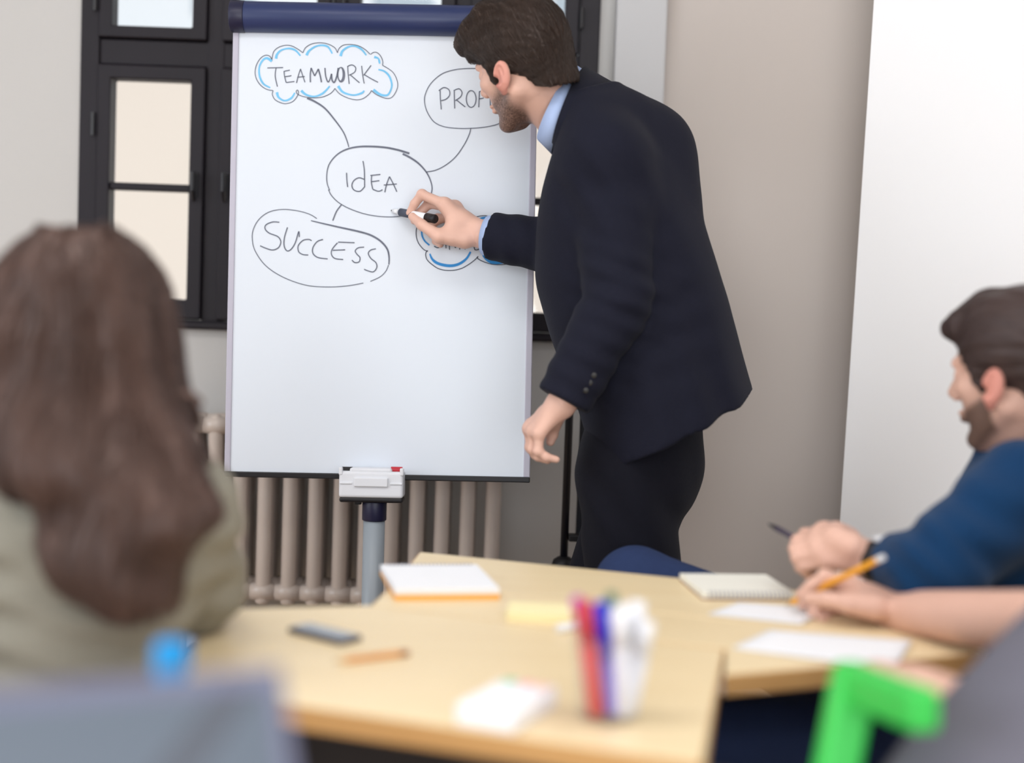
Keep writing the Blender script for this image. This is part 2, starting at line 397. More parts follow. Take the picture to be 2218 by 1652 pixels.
def ring(mb, x0, x1, z0, z1, wl, wr, wb, wt, y0, y1):
    xs = [(x0, z0), (x1, z0), (x1, z1), (x0, z1)]; xi = [(x0 + wl, z0 + wb), (x1 - wr, z0 + wb), (x1 - wr, z1 - wt), (x0 + wl, z1 - wt)]
    i = len(mb.v)
    for y in (y0, y1):
        mb.v += [(a, y, b) for a, b in xs] + [(a, y, b) for a, b in xi]
    for k in range(4):
        n = (k + 1) % 4
        mb.f += [(i + k, i + n, i + 4 + n, i + 4 + k), (i + 8 + n, i + 8 + k, i + 12 + k, i + 12 + n), (i + n, i + k, i + 8 + k, i + 8 + n), (i + 4 + k, i + 4 + n, i + 12 + n, i + 12 + k)]
    return mb
win = struct(ring(MB(), -1.094, 0.185, 1.088, 2.34, 0.046, 0.05, 0.022, 0.05, WY - 0.012, WY + 0.08).build('window_1', M['frame'], bevel=0.003))
MB().box((-1.05, WY - 0.004, 1.735), (0.137, WY + 0.07, 1.797)).build('transom', M['frame'], win, bevel=0.003)
for i in range(3):
    x = -1.016 + 0.305 * i + 0.198 + 0.036
    MB().box((x, WY - 0.006, 1.108), (x + 0.043, WY + 0.07, 2.30)).build('mullion', M['frame'], win, bevel=0.003)
sill = MB().box((-1.094, WY - 0.028, 1.088), (0.185, WY + 0.01, 1.106)).build('window_sill', M['frame'], win, bevel=0.006, seg=3)
for i in range(4):
    x0 = -1.016 + 0.305 * i; x1 = x0 + 0.198
    s = ring(MB(), x0 - 0.033, x1 + 0.036, 1.112, 1.733, 0.033, 0.036, 0.048, 0.034, WY - 0.02, WY + 0.04).build('sash', M['frame'], win, bevel=0.004)
    MB().box((x0, WY - 0.012, 1.427), (x1, WY + 0.03, 1.445)).build('muntin', M['frame'], s, bevel=0.003)
    MB().box((x0 - 0.004, WY + 0.010, 1.156), (x1 + 0.004, WY + 0.014, 1.428)).build('pane', M['glass'], s)
    MB().box((x0 - 0.004, WY + 0.010, 1.444), (x1 + 0.004, WY + 0.014, 1.703)).build('pane', M['glass'], s)
    s2 = ring(MB(), x0 - 0.033, x1 + 0.036, 1.799, 2.292, 0.033, 0.036, 0.029, 0.034, WY - 0.02, WY + 0.04).build('sash', M['frame'], win, bevel=0.004)
    MB().box((x0 - 0.004, WY + 0.010, 1.824), (x1 + 0.004, WY + 0.014, 2.262)).build('pane', M['glass'], s2)
    hx = x0 - 0.040 if i % 2 == 0 else x1 + 0.042
    for hz in (1.21, 1.585):
        MB().tube([(hx, WY - 0.026, hz - 0.028), (hx, WY - 0.026, hz + 0.028)], 0.0055, 10).build('hinge', M['iron'], s, smooth=False)
    MB().tube([(hx, WY - 0.026, 1.86), (hx, WY - 0.026, 1.91)], 0.0055, 10).build('hinge', M['iron'], s2)
    hx = x1 + 0.016 if i % 2 == 0 else x0 - 0.016
    hd = MB().box((hx - 0.007, WY - 0.028, 1.415), (hx + 0.007, WY - 0.02, 1.475)); hd.tube([(hx, WY - 0.045, 1.475), (hx, WY - 0.045, 1.43), (hx, WY - 0.03, 1.405)], [0.006, 0.006, 0.004], 8)
    hd.build('handle', M['iron'], s)

# left wall window, and an added front wall window around the fill lamp
for n, (ya, yb) in enumerate(((-0.39, 2.21), (_e[0] - 4.06, _e[0] - 0.06))):
    mb = MB(); R90 = np.array([[0, -1, 0], [1, 0, 0], [0, 0, 1]], float)
    ring(mb, ya, yb, 1.0 if n == 0 else 0.33, 2.5, 0.06, 0.06, 0.06, 0.06, 0.0, 0.08)
    mb.v = [(-3.15 - v[1], v[0], v[2]) if n == 0 else (v[0], -3.05 - v[1], v[2]) for v in mb.v]
    w = struct(mb.build(f'window_{n + 2}', M['frame'], bevel=0.004))  # window_3 is the added one around the fill lamp

# neighbouring building across the courtyard
bl = empty('courtyard_building', 'cream rendered building across the courtyard seen through the window', 'building')
MB().box((-7, 7.5, -3), (7, 8.2, 2.32)).build('wall', M['facade'], bl)
MB().box((-7, 7.45, 2.32), (7, 8.2, 2.42)).build('cornice', M['facade_white'], bl, bevel=0.02)
MB().box((-7, 7.6, 2.42), (7, 8.2, 6.5)).build('upper_wall', M['facade_white'], bl)
for k in range(9):
    x = -4.6 + k * 0.95
    MB().box((x, 7.57, 2.62), (x + 0.32, 7.65, 4.3)).build('window', M['facade_glass'], bl, bevel=0.02)

# ------------------------------------------------------------------ radiator under the window
rad = empty('radiator', 'cream cast-iron column radiator on the wall below the dark window', 'radiator')
RY = 3.40
def rad_section():
    mb = MB()
    for k, yy in enumerate((-0.045, 0.0, 0.05)):
        zt = 0.895 if k == 0 else 0.89
        mb.tube(smoothpoly([(0, yy, 0.445), (0, yy, 0.47), (0, yy, 0.55), (0, yy, 0.82), (0, yy, 0.872), (0, yy, zt)], 4), [0.012, 0.017, 0.018, 0.0185] + [0.0185] * 11 + [0.019, 0.0185, 0.0175, 0.015, 0.011, 0.006], 14)
    for z, r in ((0.475, 0.028), (0.868, 0.024)):
        mb.tube([(-0.0305, 0.0, z), (-0.024, 0.0, z), (0.0, 0.0, z), (0.024, 0.0, z), (0.0305, 0.0, z)], [r * 0.93, r, r * 1.1, r, r * 0.93], 16)
        mb.tube([(0, -0.045, z), (0, 0.05, z)], 0.02, 12)
        for yy in (-0.046, 0.046):
            mb.tube([(-0.0305, yy, z), (0.0, yy, z), (0.0305, yy, z)], [0.019, 0.023, 0.019], 14)
    return mb
for k in range(15):
    x = -0.034 - 0.0602 * k
    if k == 0:
        sec = rad_section().build('section', M['rad'], rad, smooth=True)
        ms = sec.data
    else:
        sec = bpy.data.objects.new('section', ms); COL.objects.link(sec); sec.parent = rad
    sec.location = (x, RY, 0)
for x in (-0.12, -0.78):
    MB().tube([(x, RY, 0.45), (x, RY, 0.30), (x, WY - 0.003, 0.28)], 0.013, 10).build('bracket', M['rad'], rad, smooth=True)

# ------------------------------------------------------------------ flip chart
TL, TR, BL_, BR_ = at(512, 68, 3.10), at(1160, 82, 3.10), at(497, 1022, 3.04), at(1146, 1033, 3.04)
BC = (TL + TR + BL_ + BR_) / 4
BX = unit((TR + BR_) - (TL + BL_)); BYv = (TL + TR) - (BL_ + BR_); BYv = unit(BYv - BX * (BYv @ BX)); BN = np.cross(BX, BYv)   # BN towards the viewer
BRM = np.stack([BX, BYv, BN], 1)
BW = (np.linalg.norm(TR - TL) + np.linalg.norm(BR_ - BL_)) / 4; BH = (np.linalg.norm(TL - BL_) + np.linalg.norm(TR - BR_)) / 4
def bl_(u, v, n=0.0): return BC + BX * u + BYv * v + BN * n
def buv(px, py):
    d = ray(px, py); t = ((BC - CAM) @ BN) / (d @ BN); q = CAM + d * t - BC; return q @ BX, q @ BYv
fc = empty('flip_chart', 'white flip chart board with navy roller on a grey pole stand', 'flip chart')
def bbox(lo, hi): return MB().box(lo, hi, BRM, BC)
panel = bbox((-BW, -BH, -0.022), (BW, BH, 0.0)).build('board_panel', M['board'], fc, bevel=0.001)
bbox((-BW - 0.009, -BH, -0.024), (-BW + 0.004, BH, 0.003)).build('frame_edge', M['board_frame'], fc, bevel=0.002)
bbox((BW - 0.010, -BH, -0.024), (BW + 0.004, BH, 0.003)).build('frame_edge', M['board_frame'], fc, bevel=0.002)
bbox((-BW - 0.009, -BH - 0.011, -0.024), (BW + 0.004, -BH + 0.001, 0.006)).build('bottom_rail', M['black_plastic'], fc, bevel=0.002)
prof = []
for k in range(17):
    a = math.pi * (-0.62 + 1.24 * k / 16); prof.append((0.033 * math.cos(a) + 0.012, 0.033 * math.sin(a)))
def bar_uv(name, u0, u1, m, sc):
    mb = MB(); n = len(prof)
    for u in (u0, u1):
        for a, b in prof: mb.v.append(tuple(bl_(u, BH + 0.031 + b * sc, a * sc - 0.006)))
    for k in range(n): mb.f.append((k, (k + 1) % n, n + (k + 1) % n, n + k))
    mb.f.append(tuple(reversed(range(n)))); mb.f.append(tuple(range(n, 2 * n)))
    return mb.build(name, m, fc, smooth=True, bevel=0.002)
rl = bar_uv('roller', -BW + 0.015, BW + 0.0, M['navy'], 1.0)
for u0, u1 in ((-BW - 0.013, -BW + 0.018), (BW - 0.004, BW + 0.026)): bar_uv('end_cap', u0, u1, M['navy_dark'], 1.035)
for o in fc.children:
    if o.name.startswith(('roller', 'end_cap')):
        for p in o.data.polygons: p.use_smooth = len(p.vertices) == 4

def ribbon(mb, pts_uv, w, n):
    P = [np.array(p) for p in pts_uv]; m = len(P)
    ws = np.interp(np.linspace(0, 1, m), np.linspace(0, 1, len(w)), w) if hasattr(w, '__len__') else [w] * m
    i0 = len(mb.v)
    for k in range(m):
        t = P[min(k + 1, m - 1)] - P[max(k - 1, 0)]; t = t / (np.linalg.norm(t) + 1e-9); nr = np.array([-t[1], t[0]])
        for sgn in (1, -1): mb.v.append(tuple(bl_(*(P[k] + nr * ws[k] / 2 * sgn), n)))
    for k in range(m - 1): a = i0 + 2 * k; mb.f.append((a, a + 1, a + 3, a + 2))
    e = ws[0] / 2; s = unit(P[0] - P[1]); 
def c3(p): return (500 + p[0] / 2.753, 60 + p[1] / 2.753)
def c5(p): return (830 + p[0] / 5.995, 390 + p[1] / 5.995)
def draw(name, strokes, m, conv, w, n=0.0010, straight=False):
    mb = MB()
    for st in strokes:
        ww = w
        if isinstance(st, tuple): st, ww = st
        uv = [buv(*conv(p)) for p in st]
        uv = smoothpoly(uv, 6) if len(uv) > 2 and not straight else uv
        kw = 0.00088 if 'blue' not in name else 0.001; ribbon(mb, uv, np.array(ww) * kw if hasattr(ww, '__len__') else ww * kw, n)
    o = mb.build(name, m, panel); return o
def oval(cx, cy, rx, ry, n=16): return [(cx + rx * math.sin(2 * math.pi * k / n), cy - ry * math.cos(2 * math.pi * k / n)) for k in range(n + 1)]
_ = [[(218, 240), (312, 238)], [(270, 240), (265, 290), (278, 352)],
     [(317, 260), (321, 292), (330, 327)], [(315, 261), (352, 253)], [(322, 293), (362, 286)], [(330, 327), (380, 321)],
     [(392, 330), (403, 285), (416, 246)], [(416, 246), (430, 290), (442, 326)], [(396, 296), (441, 291)],
     ([(475, 326), (474, 280), (479, 240)], 3.2), ([(479, 240), (500, 288)], 3), ([(500, 288), (522, 246)], 3), ([(522, 246), (534, 290), (541, 326)], 3.4),
     ([(561, 240), (566, 290), (580, 324), (592, 305), (600, 275)], 3), ([(600, 275), (604, 312), (617, 326), (632, 290), (641, 240)], 3.8),
     (oval(656, 279, 18, 42), [2.5, 6, 6.5, 3, 2.5, 2.5]),
     [(697, 230), (700, 280), (706, 336)], [(694, 232), (722, 222), (744, 238), (738, 265), (705, 284)], [(712, 281), (768, 329)],
     [(780, 228), (786, 280), (795, 333)], [(836, 225), (792, 284)], [(796, 280), (838, 305), (878, 326)]]
draw('teamwork_lettering', _, M['ink'], c3, 2.4)
_ = [[(245, 190), (232, 170), (205, 165), (175, 185), (152, 225), (145, 270), (155, 310), (180, 345), (215, 368), (252, 375)],
     [(252, 375), (248, 400), (265, 430), (300, 448), (330, 453), (370, 440), (395, 410), (404, 388), (398, 372), (390, 380), (398, 396), (430, 410), (480, 418), (540, 415), (590, 395), (612, 375), (620, 362)],
     [(620, 362), (650, 395), (700, 420), (750, 430), (790, 422), (825, 395), (838, 375)],
     [(838, 375), (870, 400), (920, 420), (955, 418), (980, 390), (995, 350), (990, 310), (970, 270), (940, 245), (905, 225)],
     [(905, 225), (905, 195), (890, 165), (870, 148), (850, 148), (833, 160)],
     [(830, 158), (800, 130), (760, 108), (710, 100), (670, 105), (645, 125), (636, 150)],
     [(636, 150), (620, 120), (580, 98), (530, 90), (480, 98), (445, 120), (430, 150)],
     [(430, 150), (400, 128), (360, 108), (320, 106), (280, 120), (255, 145), (245, 190)]]
draw('teamwork_cloud_outline', _, M['ink'], c3, 1.9)
_ = [[(270, 185), (275, 160), (300, 135), (345, 124), (385, 135), (415, 168)], [(452, 165), (465, 140), (500, 115), (540, 105), (580, 115), (605, 155)],
     [(655, 170), (665, 140), (700, 115), (740, 110), (780, 130), (808, 165)], [(245, 200), (215, 182), (190, 195), (170, 235), (172, 290), (195, 335), (235, 358)],
     [(275, 385), (285, 415), (320, 435), (360, 420), (382, 388)], [(420, 375), (450, 400), (500, 410), (550, 390), (590, 348)],
     [(640, 348), (670, 385), (730, 402), (780, 390), (795, 375)], [(850, 370), (890, 398), (930, 403), (950, 380), (960, 340), (945, 290), (915, 260), (880, 250)], [(855, 175), (880, 185), (888, 215)]]
draw('teamwork_cloud_blue', _, M['ink_blue'], c3, [6, 4.5, 3.5, 4.5, 3], 0.0007)
draw('connector_line', [([(455, 420), (500, 440), (560, 480), (620, 550), (670, 620), (695, 680), (703, 712)], [5, 4, 3, 2.4])], M['ink'], c3, 2.5)
draw('idea_oval', [([(1065, 750), (1000, 730), (920, 714), (830, 708), (760, 710), (700, 722), (650, 745), (610, 780), (582, 825), (572, 880), (575, 930), (590, 970)], [5, 4.6, 4, 3, 2.4, 2.2]),
                   [(582, 965), (600, 1000), (640, 1040), (700, 1075), (780, 1105), (860, 1122), (940, 1128), (1000, 1125), (1045, 1115)],
                   ([(1025, 752), (1070, 775), (1120, 810), (1165, 860), (1190, 910), (1200, 960), (1188, 1015)], [5, 4.2, 3, 2.5])], M['ink'], c3, 2.2)
draw('idea_lettering', [[(690, 865), (692, 910), (697, 950)], [(788, 795), (796, 850), (798, 950)], [(797, 905), (765, 895), (735, 910), (722, 940), (735, 968), (770, 975), (798, 948)],
                        [(840, 882), (838, 920), (846, 962)], [(832, 881), (892, 875)], [(838, 918), (886, 912)], [(846, 963), (880, 975), (905, 966)],
                        [(918, 981), (930, 930), (946, 888)], [(946, 888), (968, 930), (990, 978)], [(912, 938), (990, 932)]], M['ink'], c3, 2.7)
draw('connector_line', [[(660, 1055), (630, 1095), (608, 1150)]], M['ink'], c3, 3)
draw('success_oval', [[(513, 1138), (470, 1112), (400, 1092), (310, 1083), (230, 1098), (170, 1140), (135, 1200), (128, 1260), (145, 1330), (200, 1410), (280, 1470), (380, 1515), (480, 1540), (600, 1545), (700, 1538), (790, 1522)],
                      [(832, 1512), (890, 1485), (925, 1450), (940, 1415)],
                      ([(943, 1412), (943, 1360), (930, 1315), (890, 1270), (830, 1235), (750, 1212), (640, 1188), (540, 1165), (478, 1150)], [3, 4, 4.5, 4.5, 4.5, 3.5, 2.2])], M['ink'], c3, 2)
draw('success_lettering', [[(290, 1160), (250, 1158), (210, 1175), (205, 1200), (230, 1225), (280, 1245), (298, 1275), (285, 1310), (250, 1325), (210, 1315), (175, 1300)],
                           [(338, 1190), (320, 1250), (318, 1300), (335, 1330), (360, 1320), (385, 1280), (405, 1215), (408, 1248)], [(482, 1270), (465, 1262), (430, 1268), (402, 1300), (405, 1335), (430, 1352), (462, 1355)],
                           [(550, 1262), (515, 1275), (490, 1310), (490, 1345), (520, 1370), (578, 1378)], [(738, 1282), (640, 1278)], [(636, 1282), (605, 1320), (600, 1350), (620, 1375), (670, 1382)], [(608, 1327), (682, 1324)],
                           [(795, 1308), (760, 1312), (742, 1330), (752, 1350), (770, 1370), (765, 1395), (740, 1400), (722, 1385)],
                           [(865, 1318), (835, 1325), (820, 1345), (835, 1375), (865, 1400), (870, 1430), (850, 1455), (820, 1450), (795, 1440)]], M['ink'], c3, 2.7)
draw('profit_oval', [[(1420, 243), (1340, 250), (1260, 275), (1195, 330), (1162, 390), (1155, 440), (1170, 500), (1210, 560), (1270, 590), (1350, 600), (1430, 600), (1520, 592), (1600, 572), (1680, 530), (1740, 460), (1745, 380), (1700, 310), (1620, 265), (1520, 245), (1420, 243)]], M['ink'], c3, 2.2)
draw('profit_lettering', [[(1248, 375), (1250, 430), (1255, 488)], [(1240, 376), (1270, 357), (1300, 370), (1305, 400), (1285, 425), (1254, 436)], [(1332, 378), (1333, 430), (1335, 482)], [(1328, 376), (1360, 364), (1378, 385), (1370, 412), (1338, 435)], [(1345, 431), (1398, 473)],
                          oval(1433, 425, 29, 50), [(1482, 380), (1478, 475)], [(1480, 382), (1518, 374)], [(1480, 425), (1508, 419)], [(1545, 378), (1547, 466)], [(1580, 380), (1640, 376)], [(1610, 378), (1612, 462)]], M['ink'], c3, 2.5)
draw('connector_line', [[(1432, 597), (1420, 640), (1390, 700), (1340, 770), (1280, 820), (1220, 850), (1165, 860)]], M['ink'], c3, 2.4)
draw('simple_cloud_outline', [[(620, 505), (520, 540), (445, 600), (428, 660), (432, 740), (460, 820), (510, 885), (550, 915), (582, 918)], [(578, 920), (556, 940), (553, 985), (575, 1040), (640, 1100), (720, 1150), (820, 1172), (920, 1170), (1020, 1145), (1110, 1095), (1190, 1035), (1232, 990)],
                              [(1232, 990), (1225, 1015), (1280, 1050), (1380, 1085), (1480, 1098), (1600, 1090), (1720, 1050)], [(620, 505), (700, 470), (800, 440), (900, 440), (1000, 455), (1060, 462), (1118, 520)],
                              [(1140, 525), (1180, 490), (1250, 468), (1330, 463), (1410, 485), (1470, 515), (1485, 530)], [(1485, 530), (1520, 490), (1570, 470), (1630, 478), (1700, 515), (1770, 570), (1800, 700), (1790, 900), (1720, 1050)]], M['ink_dark'], c5, 2.2)
draw('simple_lettering', [[(760, 690), (700, 660), (660, 700), (700, 750), (765, 790), (765, 845), (710, 878), (662, 858)], [(812, 690), (815, 886)], [(850, 690), (862, 905)], [(850, 690), (938, 880)], [(938, 880), (990, 700)], [(990, 700), (994, 902)],
                          [(1060, 700), (1064, 900)], [(1060, 700), (1120, 710), (1120, 780), (1062, 800)], [(1180, 700), (1185, 895), (1260, 890)], [(1310, 700), (1315, 895), (1390, 890)], [(1310, 790), (1370, 785)], [(1310, 700), (1385, 695)]], M['ink_dark'], c5, 2.4)
for _st in [([(500, 655), (505, 720), (540, 790), (600, 845)], 3.5), ([(605, 955), (640, 1030), (720, 1085), (860, 1112), (980, 1090), (1080, 1020), (1135, 930)], [3, 6, 6.5, 5.5, 4]), ([(1285, 940), (1320, 1000), (1380, 1050), (1450, 1070), (1560, 1062)], [4, 7, 8, 7]),
                           ([(1225, 560), (1250, 510), (1310, 490), (1400, 500), (1470, 535)], [3, 5, 6]), ([(1010, 475), (1060, 490), (1110, 545)], 4)]:
    draw('simple_cloud_blue', [_st], M['ink_blue2'], c5, 4, 0.0007)

# pen tray, pole and base of the flip chart
tu, tv = buv(809, 1044)
def tbox(lo, hi): return MB().box((tu + lo[0], tv + lo[1], lo[2]), (tu + hi[0], tv + hi[1], hi[2]), BRM, BC)
tray = tbox((-0.068, -0.030, -0.01), (0.068, 0.026, 0.055)).build('pen_tray', M['tray'], fc, bevel=0.006, seg=3)
tbox((-0.036, -0.006, 0.05), (0.036, 0.013, 0.060)).build('tray_grip', M['tray'], tray, bevel=0.002)
tbox((-0.066, -0.001, 0.052), (-0.040, 0.003, 0.0575)).build('tray_ridge', M['tray'], tray, bevel=0.001)
tbox((0.040, -0.001, 0.052), (0.066, 0.003, 0.0575)).build('tray_ridge', M['tray'], tray, bevel=0.001)
tbox((-0.046, 0.022, 0.006), (0.043, 0.033, 0.052)).build('tray_lip', M['tray'], tray, bevel=0.004)
tbox((-0.0685, 0.018, 0.045), (-0.0605, 0.034, 0.0565)).build('tray_horn', M['tray'], tray, bevel=0.002)
tbox((0.0605, 0.018, 0.045), (0.0685, 0.034, 0.0565)).build('tray_horn', M['tray'], tray, bevel=0.002)
tbox((-0.067, -0.040, -0.008), (0.067, -0.029, 0.052)).build('tray_base', M['black_plastic'], tray, bevel=0.004)
tbox((-0.036, -0.046, 0.02), (-0.022, -0.039, 0.035)).build('tray_knob', M['black_plastic'], tray, bevel=0.002)
mk_red = mat('marker_red_plastic', srgb(190, 44, 58), 0.4, 0.4, 0.03)
mb = MB(); mb.tube([bl_(tu + 0.040, tv + 0.029, 0.03), bl_(tu + 0.064, tv + 0.029, 0.03)], 0.007, 12)
tag(mb.build('marker_pen', mk_red, smooth=False), 'red marker end showing above the white tray of the flip chart', 'marker')
mb = MB(); mb.tube([bl_(tu - 0.064, tv + 0.028, 0.03), bl_(tu - 0.042, tv + 0.028, 0.03)], 0.006, 12)
tag(mb.build('marker_pen', M['black_plastic']), 'black marker end showing at left in the flip chart tray', 'marker')
pt = bl_(tu + 0.005, tv - 0.038, 0.018); pb = V3(pt[0] + 0.004, pt[1] + 0.005, 0.08)
_d = unit(pt - pb)
MB().tube([pt, pt - _d * 0.042], 0.0262, 24).build('pole_collar', M['navy_dark'], fc, smooth=True, bevel=0.002)
MB().tube([pt - _d * 0.04, pb], 0.0232, 24).build('pole', M['pole'], fc, smooth=True)
MB().lathe([(0.05, 0), (0.05, 0.02), (0.035, 0.05)], (pb[0], pb[1], 0.05)).build('hub', M['navy_dark'], fc)
for k in range(5):
    a = 2 * math.pi * k / 5 + 0.3
    MB().tube([(pb[0], pb[1], 0.075), (pb[0] + 0.28 * math.cos(a), pb[1] + 0.28 * math.sin(a), 0.045)], [0.02, 0.012], 10).build('base_arm', M['navy_dark'], fc, smooth=True)
    MB().lathe([(0.018, 0.0), (0.022, 0.01), (0.018, 0.04)], (pb[0] + 0.28 * math.cos(a), pb[1] + 0.28 * math.sin(a), 0.0), 16).build('foot', M['black_plastic'], fc)
bbox((-0.04, -BH + 0.02, -0.05), (0.04, BH - 0.05, -0.021)).build('back_rail', M['pole'], fc)

# black stand behind the presenter
st = empty('tripod_stand', 'black metal stand with a round hub behind the suited man', 'stand')
s0 = at(1221, 1213, 3.22); s1 = at(1233, 905, 3.22); sd = unit(s1 - s0)
MB().tube([s0, s0 + sd * 0.75], 0.009, 14).build('tube', M['black_metal'], st, smooth=True)
q0 = s0 + V3(0.034, 0.03, 0.03)
MB().box((-0.012, -0.012, 0.0), (0.016, 0.012, 0.7), frame_R(np.cross(V3(0, 1, 0), sd), sd), q0 + V3(0.004, 0, 0.02)).build('panel', M['black_metal'], st, bevel=0.003)
c_ = at(1243, 1166, 3.21); MB().box((c_[0] - 0.012, c_[1] - 0.006, c_[2] - 0.007), (c_[0] + 0.03, c_[1] + 0.03, c_[2] + 0.008)).build('clamp', M['black_plastic'], st, bevel=0.003)
MB().lathe([(0.004, -0.03), (0.018, -0.026), (0.026, -0.012), (0.028, 0.0), (0.024, 0.013), (0.014, 0.02), (0.004, 0.023)], s0 - V3(0, 0, 0.012), 24).build('hub', M['black_plastic'], st, smooth=True)
for k in range(3):
    a = 0.9 + 2 * math.pi * k / 3
    e = V3(s0[0] + 0.20 * math.cos(a), s0[1] + 0.13 * math.sin(a), 0.012)
    MB().tube([s0 - V3(0, 0, 0.02), e], 0.009, 10).build('leg', M['black_metal'], st, smooth=True)
    MB().lathe([(0.015, -0.012), (0.015, 0.004), (0.009, 0.014)], e, 14).build('rubber_foot', M['black_plastic'], st)

# projection screen on the beige wall
ps = empty('projection_screen', 'large white pull-down projection screen hanging before the beige wall', 'projection screen')
e0, e1 = at(1893, 0, 3.22), at(1816, 1180, 3.24)
ed = unit(e0 - e1); top = e0 + ed * ((2.55 - e0[2]) / ed[2]); bot = e1 + ed * ((0.36 - e1[2]) / ed[2])
mb = MB(); nseg = 24
for s, off in ((0, 0.0), (1, 0.0012)):
    for k in range(nseg + 1):
        w = 1.62 * k / nseg; q = WRD * w - WRN * off
        for e in (top, bot): mb.v.append(tuple(e + q))
for s in (0, 1):
    for k in range(nseg):
        a = s * (nseg + 1) * 2 + 2 * k; mb.f.append((a, a + 2, a + 3, a + 1) if s else (a, a + 1, a + 3, a + 2))
m2 = (nseg + 1) * 2; mb.f += [(0, m2, m2 + 1, 1), (2 * nseg, 2 * nseg + 1, m2 + 2 * nseg + 1, m2 + 2 * nseg)]
mb.build('screen_fabric', M['screen'], ps)
MB().tube([top - WRD * 0.04, top + WRD * 1.66], 0.035, 16).build('roller_case', M['white_plastic'], ps, smooth=True)
MB().tube([bot - WRD * 0.0, bot + WRD * 1.62], 0.011, 12).build('bottom_bar', M['white_plastic'], ps, smooth=True)

# ------------------------------------------------------------------ tables
M['table_leg'] = mat('table_leg_grey_metal', srgb(196, 198, 202), 0.4, 0.5, 0.05)
def table(label, poly, legs, z=0.74, lm='table_leg'):
    t = empty('conference_table', label, 'table', group='beech tables pushed together')
    c = np.mean(np.array(poly), 0)
    MB().prism([tuple(c + (np.array(p) - c) * (1 - 0.003 / np.linalg.norm(np.array(p) - c))) for p in poly], z - 0.016, z).build('tabletop', M['table'], t, bevel=0.0015)
    MB().prism(poly, z - 0.028, z - 0.0012).build('edge_band', M['table_edge'], t, bevel=0.002)
    for p in legs: MB().tube([(p[0], p[1], z - 0.028), (p[0], p[1], 0.0)], 0.02, 14).build('leg', M[lm], t, smooth=True)
    return t
T1 = [(-0.416, 2.0), (-0.20, 2.062), (0.296, 1.870), (0.206, 1.398), (-0.373, 1.598)]
T3 = [(-0.174, 2.238), (0.66, 1.918), (0.645, 1.902), (0.278, 1.742), (0.300, 1.872), (-0.196, 2.064)]
T2 = [(-0.154, 2.505), (0.60, 2.247), (0.665, 1.920), (-0.174, 2.241)]
t1 = table('front beech table carrying the cup of markers and the phone', T1, [(-0.33, 1.92), (0.21, 1.80), (0.16, 1.47), (-0.31, 1.64)])
table('middle beech table between the front table and the far one', T3, [(-0.12, 2.16), (0.60, 1.915), (0.10, 1.99)], lm='black_metal')
table('far beech table with the spiral notebook on its left end', T2, [(-0.10, 2.43), (0.55, 2.21), (0.61, 1.98), (-0.11, 2.28)], lm='black_metal')
MB().box((-0.31, 0, 0.34), (0.30, 0.02, 0.711), frame_R(V3(0.946, -0.326, 0), V3(0, 0, 1)), V3(-0.02, 1.535, 0)).build('black_panel', M['black_plastic'], t1)  # plain black panel standing under the front table
MB().box((-0.34, 0, 0.668), (-0.23, 0.02, 0.700), frame_R(V3(0.946, -0.326, 0), V3(0, 0, 1)), V3(-0.07, 1.565, 0)).build('frame_rail', M['table_leg'], t1, bevel=0.004)
t0 = table('near beech table at lower left under the open laptop', [(-0.85, 1.27), (-0.10, 1.27), (-0.12, 0.62), (-0.85, 0.62)], [(-0.8, 1.2), (-0.17, 1.2), (-0.8, 0.7), (-0.17, 0.7)])
T0p = 0.74

# ------------------------------------------------------------------ things on the tables
def rect_from(pA, pB, pC, z):
    """corner A, along AB (width), towards C (depth)"""
    A, B, C = atz(*pA, z), atz(*pB, z), atz(*pC, z)
    x = unit(B - A); y = C - A; d = y - x * (y @ x)
    return A, x, unit(d), np.linalg.norm(B - A), np.linalg.norm(d)
def slab(A, x, y, w, d, z0, z1, inset=0.0):
    Rm = np.stack([x, y, V3(0, 0, 1)], 1); return MB().box((inset, inset, z0), (w - inset, d - inset, z1), Rm, V3(A[0], A[1], 0))
# spiral notebook with orange cover edge
A, x, y, w, d = rect_from((856, 1293), (1083, 1291), (834, 1238), 0.745); d = min(d, 0.205)
nb = empty('spiral_notebook', 'open spiral notebook with white pages and orange front edge on far table', 'notebook')
slab(A, x, y, w, d, 0.740, 0.747).build('cover', M['orange'], nb, bevel=0.001)
slab(A + y * 0.004, x, y, w, d - 0.004, 0.7472, 0.757).build('page_block', M['paper'], nb, bevel=0.0008)
for k in range(22):
    c = A + x * (0.012 + (w - 0.024) * k / 21) + y * (d - 0.004) + V3(0, 0, 0); c[2] = 0.752
    pts = [c + y * (0.007 * math.cos(a)) + V3(0, 0, 0.007 * math.sin(a)) for a in np.linspace(0, 2 * math.pi, 11)]
    MB().tube(pts, 0.0009, 5).build('wire_loop', M['wire'], nb, smooth=True)
# pale yellow pad
A, x, y, w, d = rect_from((1096, 1336), (1238, 1343), (1100, 1305), 0.745)
pad = tag(slab(A, x, y, w, min(d, 0.075), 0.740, 0.752).build('sticky_note_pad', M['yellow_note'], bevel=0.001), 'pale yellow sticky note pad behind the cup of markers', 'note pad')
# phone
A, x, y, w, d = rect_from((738, 1389), (622, 1360), (800, 1381), 0.746)
ph = empty('smartphone', 'grey smartphone lying on the front table', 'phone')
slab(A, x, y, w, d, 0.740, 0.7475).build('case', mat('phone_case_dark', srgb(70, 66, 80), 0.4, 0.5), ph, bevel=0.003, seg=3)
slab(A, x, y, w, d, 0.7474, 0.7484, 0.0035).build('glass', mat('phone_glass', srgb(150, 158, 166), 0.12, 0.5, 0.02), ph, bevel=0.0005)
